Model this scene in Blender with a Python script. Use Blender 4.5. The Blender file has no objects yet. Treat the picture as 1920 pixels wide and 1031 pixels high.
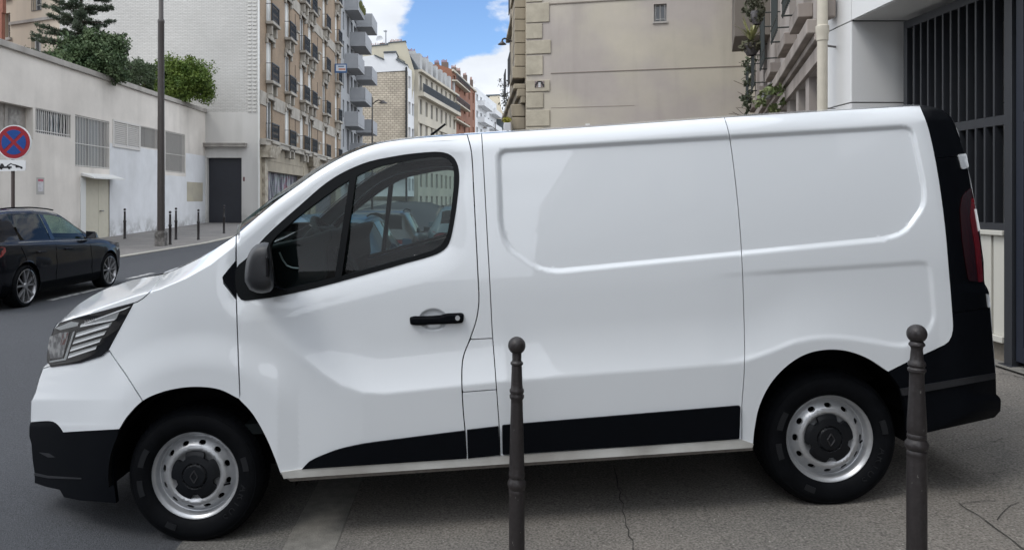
import bpy, bmesh, math, random
import numpy as np
from mathutils import Vector, Matrix
from mathutils.geometry import delaunay_2d_cdt

random.seed(7); RNG = np.random.default_rng(7)
S = bpy.context.scene
C = S.collection
R = math.radians
F = 1440.0; CX = 885.0; CY = 375.0; H = 1.58       # focal length and vanishing point in photo pixels, eye height

# ------------------------------------------------------------------ camera
cam_d = bpy.data.cameras.new('camera'); cam = bpy.data.objects.new('camera', cam_d); C.objects.link(cam)
cam.location = (0, 0, H); cam.rotation_euler = (R(90), 0, 0)
cam_d.sensor_width = 36; cam_d.lens = 36 * F / 1920
cam_d.shift_x = (960 - CX) / 1920; cam_d.shift_y = -(515.5 - CY) / 1920
cam_d.clip_end = 2000
S.camera = cam
S.render.resolution_x = 1024; S.render.resolution_y = 549
# ------------------------------------------------------------------ world
SUN_EL, SUN_AZ = 54, -125          # azimuth measured from +Y towards +X
w = bpy.data.worlds.new('World'); S.world = w; w.use_nodes = True
nt = w.node_tree; nt.nodes.clear()
def wn(t, **k):
    n = nt.nodes.new(t)
    for a, b in k.items(): setattr(n, a, b)
    return n
def wmath(op, a, b=None, c=None, clamp=False):
    n = wn('ShaderNodeMath', operation=op, use_clamp=clamp)
    for i, v in enumerate((a, b, c)):
        if v is None: continue
        if isinstance(v, (int, float)): n.inputs[i].default_value = v
        else: nt.links.new(v, n.inputs[i])
    return n.outputs[0]
sky = wn('ShaderNodeTexSky', sky_type='NISHITA', sun_disc=False, sun_elevation=R(SUN_EL), sun_rotation=R(SUN_AZ), altitude=50, air_density=1.0, dust_density=0.6, ozone_density=1.6)
tc = wn('ShaderNodeTexCoord')
nz = wn('ShaderNodeTexNoise'); nz.inputs['Scale'].default_value = 7.5; nz.inputs['Detail'].default_value = 9; nz.inputs['Roughness'].default_value = .58
mp = wn('ShaderNodeMapping'); mp.inputs['Scale'].default_value = (1, 1, 1.9); mp.inputs['Location'].default_value = (3.1, .4, .2)
nt.links.new(tc.outputs['Generated'], mp.inputs[0]); nt.links.new(mp.outputs[0], nz.inputs['Vector'])
def blob(px, py, rad, wt):
    c = Vector((px - CX, F, CY - py)).normalized()
    d = wn('ShaderNodeVectorMath', operation='DISTANCE'); d.inputs[1].default_value = c
    nt.links.new(tc.outputs['Generated'], d.inputs[0])
    m = wmath('SUBTRACT', 1.0, wmath('DIVIDE', d.outputs['Value'], rad), clamp=True)
    return wmath('MULTIPLY', m, wt)
dens = nz.outputs[0]
for b in ((915, 165, .085, .62), (850, 225, .10, .52), (715, 10, .070, .30), (700, 75, .055, .22), (915, 32, .035, .13), (790, 45, .03, .09)):
    dens = wmath('ADD', dens, blob(*b))
dens = wmath('SUBTRACT', dens, blob(855, 70, .075, .22))
dens = wmath('SUBTRACT', dens, blob(800, 110, .05, .12))
# the rest of the sky (overhead and behind the camera) is a broken bright cloud deck
sep = wn('ShaderNodeSeparateXYZ'); nt.links.new(tc.outputs['Generated'], sep.inputs[0])
far = wn('ShaderNodeVectorMath', operation='DISTANCE'); far.inputs[1].default_value = Vector((-.05, 1, .15)).normalized()
nt.links.new(tc.outputs['Generated'], far.inputs[0])
dens = wmath('ADD', dens, wmath('MULTIPLY', wmath('SUBTRACT', wmath('MULTIPLY', far.outputs['Value'], 1.6), .45, clamp=True), .34))
cl = wn('ShaderNodeMapRange', interpolation_type='SMOOTHSTEP'); cl.inputs[1].default_value = .57; cl.inputs[2].default_value = .70
nt.links.new(dens, cl.inputs[0])
nz2 = wn('ShaderNodeTexNoise'); nz2.inputs['Scale'].default_value = 5; nz2.inputs['Detail'].default_value = 6
nt.links.new(mp.outputs[0], nz2.inputs['Vector'])
shade = wn('ShaderNodeMapRange'); shade.inputs[1].default_value = .3; shade.inputs[2].default_value = .7; shade.inputs[3].default_value = .55; shade.inputs[4].default_value = 1.0
nt.links.new(nz2.outputs[0], shade.inputs[0])
CLOUD = 8.5
ccol = wn('ShaderNodeCombineXYZ')
bright = wmath('ADD', 1.0, wmath('MULTIPLY', wmath('SUBTRACT', wmath('MULTIPLY', far.outputs['Value'], 1.6), .5, clamp=True), 1.1))   # the deck overhead is thinner and brighter
shb = wmath('MULTIPLY', shade.outputs[0], bright)
nt.links.new(wmath('MULTIPLY', shb, CLOUD * .93), ccol.inputs[0])
nt.links.new(wmath('MULTIPLY', shb, CLOUD * .98), ccol.inputs[1])
nt.links.new(wmath('MULTIPLY', shb, CLOUD * 1.06), ccol.inputs[2])
mx = wn('ShaderNodeMix', data_type='RGBA')
vs_ = wn('ShaderNodeVectorMath', operation='MULTIPLY'); vs_.inputs[1].default_value = (.90, 1.06, 1.28); nt.links.new(sky.outputs[0], vs_.inputs[0])
nt.links.new(cl.outputs[0], mx.inputs[0]); nt.links.new(vs_.outputs[0], mx.inputs[6]); nt.links.new(ccol.outputs[0], mx.inputs[7])
bg = wn('ShaderNodeBackground'); bg.inputs[1].default_value = .11
nt.links.new(mx.outputs[2], bg.inputs[0])
wo = wn('ShaderNodeOutputWorld'); nt.links.new(bg.outputs[0], wo.inputs[0])
# ------------------------------------------------------------------ sun
sd = bpy.data.lights.new('sun', 'SUN'); sd.energy = 1.0; sd.angle = R(18); sd.color = (1, .965, .91)
sun = bpy.data.objects.new('sun', sd); C.objects.link(sun)
sv = Vector((math.sin(R(SUN_AZ)) * math.cos(R(SUN_EL)), math.cos(R(SUN_AZ)) * math.cos(R(SUN_EL)), math.sin(R(SUN_EL))))
sun.rotation_euler = sv.to_track_quat('Z', 'Y').to_euler(); sun.location = (0, 0, 60)
# ------------------------------------------------------------------ exposure
S.view_settings.view_transform = 'Standard'; S.view_settings.look = 'None'
S.view_settings.exposure = 0.38; S.view_settings.gamma = 1; S.view_settings.use_curve_mapping = False
S.cycles.max_bounces = 8; S.cycles.transparent_max_bounces = 16

# ================================================================== helpers
def P(px, py, Y): return Vector(((px - CX) * Y / F, Y, H - (py - CY) * Y / F))
def XatY(px, Y): return (px - CX) * Y / F
def ZatY(py, Y): return H - (py - CY) * Y / F
def lin(r, g, b):
    f = lambda c: ((c / 255 + .055) / 1.055) ** 2.4 if c > 10 else c / 255 / 12.92
    return (f(r), f(g), f(b))
MATS = {}
def mat(name, col, rough=.7, metal=0, var=.0, vscale=3, col2=None, bump=0, bscale=40, coat=0, spec=.5, detail=6, streak=False, thr=(.35, .65), crough=.04, coord='Object'):
    """principled material; var = brightness variation from noise, col2 = second colour mixed in patches"""
    if name in MATS: return MATS[name]
    m = bpy.data.materials.new(name); m.use_nodes = True; t = m.node_tree; b = t.nodes['Principled BSDF']
    b.inputs['Base Color'].default_value = (*col, 1); b.inputs['Roughness'].default_value = rough; b.inputs['Metallic'].default_value = metal
    b.inputs['Coat Weight'].default_value = coat; b.inputs['Coat Roughness'].default_value = crough; b.inputs['Specular IOR Level'].default_value = spec
    tcn = t.nodes.new('ShaderNodeTexCoord'); out = tcn.outputs[coord]
    if streak:
        mpn = t.nodes.new('ShaderNodeMapping'); mpn.inputs['Scale'].default_value = (1, 1, .18); t.links.new(out, mpn.inputs[0]); out2 = mpn.outputs[0]
    else: out2 = out
    last = None
    if col2 is not None:
        n = t.nodes.new('ShaderNodeTexNoise'); n.inputs['Scale'].default_value = vscale; n.inputs['Detail'].default_value = detail; t.links.new(out2, n.inputs['Vector'])
        mr = t.nodes.new('ShaderNodeMapRange'); mr.inputs[1].default_value = thr[0]; mr.inputs[2].default_value = thr[1]; t.links.new(n.outputs[0], mr.inputs[0])
        x = t.nodes.new('ShaderNodeMix'); x.data_type = 'RGBA'; x.inputs[6].default_value = (*col, 1); x.inputs[7].default_value = (*col2, 1); t.links.new(mr.outputs[0], x.inputs[0]); last = x.outputs[2]
    if var:
        n = t.nodes.new('ShaderNodeTexNoise'); n.inputs['Scale'].default_value = vscale * 2.7; n.inputs['Detail'].default_value = 8; n.inputs['Roughness'].default_value = .65; t.links.new(out2, n.inputs['Vector'])
        mr = t.nodes.new('ShaderNodeMapRange'); mr.inputs[1].default_value = .25; mr.inputs[2].default_value = .75; mr.inputs[3].default_value = 1 - var; mr.inputs[4].default_value = 1 + var; t.links.new(n.outputs[0], mr.inputs[0])
        x = t.nodes.new('ShaderNodeVectorMath'); x.operation = 'SCALE'; x.inputs[0].default_value = col; t.links.new(mr.outputs[0], x.inputs['Scale'])
        if last is not None: t.links.new(last, x.inputs[0])
        last = x.outputs[0]
    if last is not None: t.links.new(last, b.inputs['Base Color'])
    if bump:
        n = t.nodes.new('ShaderNodeTexNoise'); n.inputs['Scale'].default_value = bscale; n.inputs['Detail'].default_value = 5; t.links.new(out, n.inputs['Vector'])
        bp = t.nodes.new('ShaderNodeBump'); bp.inputs['Strength'].default_value = min(1, bump); bp.inputs['Distance'].default_value = .01; t.links.new(n.outputs[0], bp.inputs['Height']); t.links.new(bp.outputs[0], b.inputs['Normal'])
    MATS[name] = m; return m
def brick(name, c1, c2, mortar, bw=.22, bh=.065, msize=.012, axis='Y', bump=.4, var=.12, rough=.85, vscale=1.2, patch=None):
    """bricks laid in the wall plane: axis = world axis that runs along the wall"""
    if name in MATS: return MATS[name]
    m = bpy.data.materials.new(name); m.use_nodes = True; t = m.node_tree; b = t.nodes['Principled BSDF']; b.inputs['Roughness'].default_value = rough
    tcn = t.nodes.new('ShaderNodeTexCoord'); sp = t.nodes.new('ShaderNodeSeparateXYZ'); t.links.new(tcn.outputs['Object'], sp.inputs[0])
    cb = t.nodes.new('ShaderNodeCombineXYZ'); t.links.new(sp.outputs[axis], cb.inputs[0]); t.links.new(sp.outputs['Z'], cb.inputs[1])
    br = t.nodes.new('ShaderNodeTexBrick'); br.inputs['Scale'].default_value = 1; br.inputs['Brick Width'].default_value = bw; br.inputs['Row Height'].default_value = bh; br.inputs['Mortar Size'].default_value = msize
    br.inputs['Color1'].default_value = (*c1, 1); br.inputs['Color2'].default_value = (*c2, 1); br.inputs['Mortar'].default_value = (*mortar, 1); br.inputs['Bias'].default_value = -.1; br.inputs['Mortar Smooth'].default_value = .3
    nn = t.nodes.new('ShaderNodeTexNoise'); nn.inputs['Scale'].default_value = 6; t.links.new(tcn.outputs['Object'], nn.inputs['Vector'])
    ad = t.nodes.new('ShaderNodeVectorMath'); ad.operation = 'MULTIPLY_ADD'; ad.inputs[1].default_value = (.03, .03, 0); t.links.new(nn.outputs['Color'], ad.inputs[0]); t.links.new(cb.outputs[0], ad.inputs[2])
    t.links.new(ad.outputs[0], br.inputs['Vector'])
    n = t.nodes.new('ShaderNodeTexNoise'); n.inputs['Scale'].default_value = vscale; n.inputs['Detail'].default_value = 8; t.links.new(tcn.outputs['Object'], n.inputs['Vector'])
    mr = t.nodes.new('ShaderNodeMapRange'); mr.inputs[1].default_value = .3; mr.inputs[2].default_value = .7; mr.inputs[3].default_value = 1 - var; mr.inputs[4].default_value = 1 + var; t.links.new(n.outputs[0], mr.inputs[0])
    x = t.nodes.new('ShaderNodeVectorMath'); x.operation = 'SCALE'; t.links.new(br.outputs['Color'], x.inputs[0]); t.links.new(mr.outputs[0], x.inputs['Scale']); t.links.new(x.outputs[0], b.inputs['Base Color'])
    iv = t.nodes.new('ShaderNodeMath'); iv.operation = 'SUBTRACT'; iv.inputs[0].default_value = 1; t.links.new(br.outputs['Fac'], iv.inputs[1])
    bp = t.nodes.new('ShaderNodeBump'); bp.inputs['Strength'].default_value = bump; bp.inputs['Distance'].default_value = .02; t.links.new(iv.outputs[0], bp.inputs['Height']); t.links.new(bp.outputs[0], b.inputs['Normal'])
    MATS[name] = m; return m
def weather(m, z0, z1, dirt=.55, streak=.18, ztop=None, along=1.6, seed=0.0):
    """splashed dirt near the foot of a wall (ragged, z0..z1) and rain streaks"""
    t = m.node_tree; b = t.nodes['Principled BSDF']; src = b.inputs['Base Color'].links[0].from_socket; tcn = t.nodes.new('ShaderNodeTexCoord'); sp = t.nodes.new('ShaderNodeSeparateXYZ'); t.links.new(tcn.outputs['Object'], sp.inputs[0])
    def mr(sock, a, b_, c, d):
        n = t.nodes.new('ShaderNodeMapRange'); [setattr(n.inputs[i+1], 'default_value', v) for i, v in enumerate((a, b_, c, d))]; t.links.new(sock, n.inputs[0]); return n.outputs[0]
    def mm(op, x, y):
        n = t.nodes.new('ShaderNodeMath'); n.operation = op; n.use_clamp = True
        for i, v in enumerate((x, y)):
            if isinstance(v, float): n.inputs[i].default_value = v
            else: t.links.new(v, n.inputs[i])
        return n.outputs[0]
    n1 = t.nodes.new('ShaderNodeTexNoise'); n1.inputs['Scale'].default_value = 1.7; n1.inputs['Detail'].default_value = 9; n1.inputs['Roughness'].default_value = .7; t.links.new(tcn.outputs['Object'], n1.inputs['Vector'])
    low = mm('MULTIPLY', mr(sp.outputs['Z'], z0, z1, 1, 0), mr(n1.outputs[0], .42, .60, 0, 1))
    mp_ = t.nodes.new('ShaderNodeMapping'); mp_.inputs['Scale'].default_value = (along, along, .10); mp_.inputs['Location'].default_value = (seed, seed, 0); t.links.new(tcn.outputs['Object'], mp_.inputs[0])
    n2 = t.nodes.new('ShaderNodeTexNoise'); n2.inputs['Scale'].default_value = 2.2; n2.inputs['Detail'].default_value = 7; t.links.new(mp_.outputs[0], n2.inputs['Vector'])
    st_ = mm('MULTIPLY', mr(n2.outputs[0], .52, .70, 0, 1), float(streak)); f_ = mm('ADD', mm('MULTIPLY', low, float(dirt)), st_)
    x = t.nodes.new('ShaderNodeMix'); x.data_type = 'RGBA'; x.inputs[7].default_value = (.13,.12,.105,1); t.links.new(f_, x.inputs[0]); t.links.new(src, x.inputs[6]); t.links.new(x.outputs[2], b.inputs['Base Color']); return m
def glassmat(name, tint, ior=1.5, rough=0.0, boost=0.0):
    m = bpy.data.materials.new(name); m.use_nodes = True; t = m.node_tree; t.nodes.clear()
    o = t.nodes.new('ShaderNodeOutputMaterial'); mxn = t.nodes.new('ShaderNodeMixShader'); tr = t.nodes.new('ShaderNodeBsdfTransparent'); gl = t.nodes.new('ShaderNodeBsdfGlossy'); fr = t.nodes.new('ShaderNodeFresnel')
    ge = t.nodes.new('ShaderNodeNewGeometry'); im = t.nodes.new('ShaderNodeMapRange'); im.inputs[3].default_value = ior; im.inputs[4].default_value = 1/ior    # thin pane: same reflectance from both sides
    t.links.new(ge.outputs['Backfacing'], im.inputs[0]); t.links.new(im.outputs[0], fr.inputs[0]); tr.inputs[0].default_value = (*tint, 1); gl.inputs['Roughness'].default_value = rough
    ad = t.nodes.new('ShaderNodeMath'); ad.operation = 'ADD'; ad.use_clamp = True; ad.inputs[1].default_value = boost; t.links.new(fr.outputs[0], ad.inputs[0])
    t.links.new(ad.outputs[0], mxn.inputs[0]); t.links.new(tr.outputs[0], mxn.inputs[1]); t.links.new(gl.outputs[0], mxn.inputs[2]); t.links.new(mxn.outputs[0], o.inputs[0])
    MATS[name] = m; return m

def tag(o, label=None, cat=None, group=None, kind=None):
    if label: o['label'] = label
    if cat: o['category'] = cat
    if group: o['group'] = group
    if kind: o['kind'] = kind
    return o
def empty(name, loc, label, cat, group=None):
    o = bpy.data.objects.new(name, None); C.objects.link(o); o.location = loc; o.empty_display_size = .2
    return tag(o, label, cat, group)
def wmat(o):
    m = Matrix.LocRotScale(o.location, o.rotation_euler, o.scale)
    return (wmat(o.parent) @ o.matrix_parent_inverse @ m) if o.parent else m
def attach(o, parent):
    if parent is not None:
        o.parent = parent; o.matrix_parent_inverse = wmat(parent).inverted()
    return o
def kids(o): return [c for c in bpy.data.objects if c.parent == o]
def copy_tree(o, parent=None, loc=None):
    c = o.copy(); C.objects.link(c)
    if parent: c.parent = parent
    if loc is not None: c.location = loc
    for k in kids(o): copy_tree(k, c)
    return c
def link_mesh(name, me, m, parent):
    if m: me.materials.append(m)
    o = bpy.data.objects.new(name, me); C.objects.link(o)
    return attach(o, parent)

class MB:
    def __init__(s): s.v = []; s.f = []
    def add(s, vs, fs):
        n = len(s.v); s.v += [tuple(v) for v in vs]; s.f += [tuple(i + n for i in f) for f in fs]; return s
    def quad(s, a, b, c, d): return s.add([a, b, c, d], [(0, 1, 2, 3)])
    def hexa(s, p):   # p: 8 points, bottom ring 0-3, top ring 4-7
        return s.add(p, [(0, 3, 2, 1), (4, 5, 6, 7), (0, 1, 5, 4), (1, 2, 6, 5), (2, 3, 7, 6), (3, 0, 4, 7)])
    def box(s, x0, x1, y0, y1, z0, z1):
        return s.hexa([(x0, y0, z0), (x1, y0, z0), (x1, y1, z0), (x0, y1, z0), (x0, y0, z1), (x1, y0, z1), (x1, y1, z1), (x0, y1, z1)])
    def bar(s, a, b, r, r2=None, n=8, cap=True):
        a = Vector(a); b = Vector(b); r2 = r if r2 is None else r2
        d = (b - a).normalized(); u = d.orthogonal().normalized(); w_ = d.cross(u)
        vs = []
        for p, rr in ((a, r), (b, r2)):
            for i in range(n):
                t = 2 * math.pi * i / n; vs.append(p + (u * math.cos(t) + w_ * math.sin(t)) * rr)
        fs = [(i, (i + 1) % n, n + (i + 1) % n, n + i) for i in range(n)]
        if cap: fs += [tuple(range(n))[::-1], tuple(range(n, 2 * n))]
        return s.add(vs, fs)
    def path(s, pts, r, n=8):
        for i in range(len(pts) - 1):
            r0 = r[i] if isinstance(r, (list, tuple)) else r; r1 = r[i + 1] if isinstance(r, (list, tuple)) else r
            s.bar(pts[i], pts[i + 1], r0, r1, n)
        return s
    def lathe(s, c, prof, n=24, ax='Z'):   # prof: (radius, along axis)
        vs = []
        for r, h in prof:
            for i in range(n):
                t = 2 * math.pi * i / n; a, b = r * math.cos(t), r * math.sin(t)
                q = {'Z': (a, b, h), 'Y': (a, h, b), 'X': (h, a, b)}[ax]
                vs.append((c[0] + q[0], c[1] + q[1], c[2] + q[2]))
        fs = [(k * n + i, k * n + (i + 1) % n, (k + 1) * n + (i + 1) % n, (k + 1) * n + i) for k in range(len(prof) - 1) for i in range(n)]
        return s.add(vs, fs)
    def prism(s, pts, vec):               # planar polygon extruded
        n = len(pts); vec = Vector(vec); q = [Vector(p) for p in pts]
        vs = q + [p + vec for p in q]
        return s.add(vs, [tuple(range(n))[::-1], tuple(range(n, 2 * n))] + [(i, (i + 1) % n, n + (i + 1) % n, n + i) for i in range(n)])
    def build(s, name, m, parent=None, smooth=False, bevel=0, seg=2):
        me = bpy.data.meshes.new(name); me.from_pydata(s.v, [], s.f)
        bm = bmesh.new(); bm.from_mesh(me); bmesh.ops.recalc_face_normals(bm, faces=bm.faces); bm.to_mesh(me); bm.free()
        if smooth:
            me.polygons.foreach_set('use_smooth', [True] * len(me.polygons))
            try: me.set_sharp_from_angle(angle=R(38))
            except Exception: pass
        o = link_mesh(name, me, m, parent)
        if bevel:
            b = o.modifiers.new('bevel', 'BEVEL'); b.width = bevel; b.segments = seg; b.limit_method = 'ANGLE'
        return o
class Frame:
    """a wall plane: u along the wall, z up, n outwards"""
    def __init__(s, O, U, N): s.O = Vector((O[0], O[1], 0)); s.U = Vector((U[0], U[1], 0)).normalized(); s.N = Vector((N[0], N[1], 0)).normalized()
    def p(s, u, z, n=0): return s.O + s.U * u + s.N * n + Vector((0, 0, z))
    def box(s, mb, u0, u1, z0, z1, n0, n1):
        return mb.hexa([s.p(u0, z0, n0), s.p(u1, z0, n0), s.p(u1, z0, n1), s.p(u0, z0, n1), s.p(u0, z1, n0), s.p(u1, z1, n0), s.p(u1, z1, n1), s.p(u0, z1, n1)])
    def wall(s, mb, u0, u1, z0, z1, rects, depth=.22):
        us = sorted({u0, u1, *[r[0] for r in rects], *[r[1] for r in rects]}); zs = sorted({z0, z1, *[r[2] for r in rects], *[r[3] for r in rects]})
        us = [u for u in us if u0 <= u <= u1]; zs = [z for z in zs if z0 <= z <= z1]
        for i in range(len(us) - 1):
            for j in range(len(zs) - 1):
                cu = (us[i] + us[i + 1]) / 2; cz = (zs[j] + zs[j + 1]) / 2
                if any(r[0] < cu < r[1] and r[2] < cz < r[3] for r in rects): continue
                mb.quad(s.p(us[i], zs[j]), s.p(us[i + 1], zs[j]), s.p(us[i + 1], zs[j + 1]), s.p(us[i], zs[j + 1]))
        for a, b, c, d in rects:
            mb.quad(s.p(a, c), s.p(a, d), s.p(a, d, -depth), s.p(a, c, -depth)); mb.quad(s.p(b, c), s.p(b, c, -depth), s.p(b, d, -depth), s.p(b, d))
            mb.quad(s.p(a, c), s.p(a, c, -depth), s.p(b, c, -depth), s.p(b, c)); mb.quad(s.p(a, d), s.p(b, d), s.p(b, d, -depth), s.p(a, d, -depth))
        return mb
    def window(s, r, depth, fm, gm, parent, mull=1, trans=1, fw=.05, name='window'):
        a, b, c, d = r; m = MB(); n0, n1 = -depth - .03, -depth + .03
        s.box(m, a, a + fw, c, d, n0, n1); s.box(m, b - fw, b, c, d, n0, n1); s.box(m, a + fw, b - fw, c, c + fw, n0, n1); s.box(m, a + fw, b - fw, d - fw, d, n0, n1)
        for k in range(mull):
            u = a + (b - a) * (k + 1) / (mull + 1); s.box(m, u - fw * .5, u + fw * .5, c + fw, d - fw, n0, n1 - .004)
        for k in range(trans):
            z = c + (d - c) * (.3 if trans == 1 else (k + 1) / (trans + 1)); s.box(m, a + fw, b - fw, z - fw * .3, z + fw * .3, n0, n1 - .008)
        w_ = m.build(name, fm, parent)
        g = MB(); s.box(g, a + .01, b - .01, c + .01, d - .01, -depth - .022, -depth - .008)
        g.build('pane', gm, w_); return w_
    def grille(s, mb, a, b, c, d, n, step=.11, r=.011, rails=(0, 1)):
        k = max(2, int((b - a) / step))
        for i in range(k + 1):
            u = a + (b - a) * i / k; mb.bar(s.p(u, c, n), s.p(u, d, n), r, n=5)
        for q in rails: z = c + (d - c) * q; mb.bar(s.p(a, z, n), s.p(b, z, n), r * 1.4, n=5)
        return mb

def text_mesh(name, s, m, parent, origin, ux, uz, height, depth=.002):
    cu = bpy.data.curves.new(name, 'FONT'); cu.body = s; cu.size = height; cu.extrude = depth; cu.align_x = 'CENTER'; cu.align_y = 'CENTER'
    o = bpy.data.objects.new(name, cu); C.objects.link(o)
    dg = bpy.context.evaluated_depsgraph_get(); me = bpy.data.meshes.new_from_object(o.evaluated_get(dg)); bpy.data.objects.remove(o)
    ux = Vector(ux).normalized(); uz = Vector(uz).normalized(); uy = ux.cross(uz)
    M = Matrix((( ux.x, uz.x, -uy.x if False else ux.cross(uz).x, origin[0]), (ux.y, uz.y, ux.cross(uz).y, origin[1]), (ux.z, uz.z, ux.cross(uz).z, origin[2]), (0, 0, 0, 1)))
    me.transform(M); me.materials.clear()
    return link_mesh(name, me, m, parent)

# ---- 2-D panel meshing ------------------------------------------------
def catmull(pts, step=6, closed=False):
    pts = [Vector(p) for p in pts]; n = len(pts); out = []
    rng = range(n if closed else n - 1)
    for i in rng:
        p1, p2 = pts[i], pts[(i + 1) % n]
        p0 = pts[(i - 1) % n] if (closed or i > 0) else p1; p3 = pts[(i + 2) % n] if (closed or i + 2 < n) else p2
        L = (p2 - p1).length; k = max(1, int(L / step))
        # centripetal-ish: scale tangents to the segment
        t1 = (p2 - p0); t2 = (p3 - p1)
        if t1.length > 0: t1 = t1.normalized() * L
        if t2.length > 0: t2 = t2.normalized() * L
        for j in range(k):
            t = j / k; h1 = 2*t**3 - 3*t*t + 1; h2 = t**3 - 2*t*t + t; h3 = -2*t**3 + 3*t*t; h4 = t**3 - t*t
            q = p1*h1 + t1*h2 + p2*h3 + t2*h4; out.append((q.x, q.y))
    if not closed: out.append((pts[-1].x, pts[-1].y))
    return out
def straight(pts, step=6):
    out = []
    for a, b in zip(pts[:-1], pts[1:]):
        L = math.hypot(b[0]-a[0], b[1]-a[1]); k = max(1, int(L / step))
        out += [(a[0] + (b[0]-a[0])*j/k, a[1] + (b[1]-a[1])*j/k) for j in range(k)]
    return out + [tuple(pts[-1])]
def rnd(pts, r, closed=True, seg=4):
    """round the corners of a polygon"""
    out = []; n = len(pts)
    for i in range(n):
        p = Vector(pts[i]); a = Vector(pts[i-1]) - p; b = Vector(pts[(i+1) % n]) - p
        ra = min(r, a.length*.45, b.length*.45); A = p + a.normalized()*ra; B = p + b.normalized()*ra
        for k in range(seg + 1):
            t = k/seg; q = A*(1-t)**2 + p*2*t*(1-t) + B*t*t; out.append((q.x, q.y))
    return out
def inpoly(x, y, poly):
    x = np.asarray(x); y = np.asarray(y); c = np.zeros(x.shape, bool); n = len(poly)
    for i in range(n):
        x1, y1 = poly[i-1]; x2, y2 = poly[i]
        if y1 == y2: continue
        m = ((y1 > y) != (y2 > y)) & (x < (x2-x1)*(y-y1)/(y2-y1) + x1); c ^= m
    return c
def pdist(x, y, poly, closed=True):
    x = np.asarray(x, float); y = np.asarray(y, float); d = np.full(x.shape, 1e9); n = len(poly)
    for i in range(0 if closed else 1, n):
        x1, y1 = poly[i-1]; x2, y2 = poly[i]; dx, dy = x2-x1, y2-y1; L = dx*dx+dy*dy
        t = np.clip(((x-x1)*dx+(y-y1)*dy)/L, 0, 1) if L > 0 else 0*x
        d = np.minimum(d, np.hypot(x-x1-t*dx, y-y1-t*dy))
    return d
def inset(poly, g):
    """move a closed polygon inwards by g (g may be a list, one per vertex)"""
    n = len(poly); ar = sum(poly[i-1][0]*poly[i][1]-poly[i][0]*poly[i-1][1] for i in range(n)); sg = 1 if ar > 0 else -1
    out = []
    for i in range(n):
        p = Vector(poly[i]); a = (p - Vector(poly[i-1])); b = (Vector(poly[(i+1) % n]) - p)
        if a.length < 1e-6: a = b
        if b.length < 1e-6: b = a
        na = Vector((-a.y, a.x)).normalized()*sg; nb = Vector((-b.y, b.x)).normalized()*sg
        m = na + nb
        m = na if m.length < .3 else m.normalized()/max(.45, m.normalized().dot(na))
        q = p + m*g; out.append((q.x, q.y))
    return out
def dedupe(poly, eps=.6):
    out = []
    for p in poly:
        if not out or math.hypot(p[0]-out[-1][0], p[1]-out[-1][1]) > eps: out.append(p)
    if math.hypot(out[0][0]-out[-1][0], out[0][1]-out[-1][1]) <= eps: out.pop()
    return out
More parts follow.
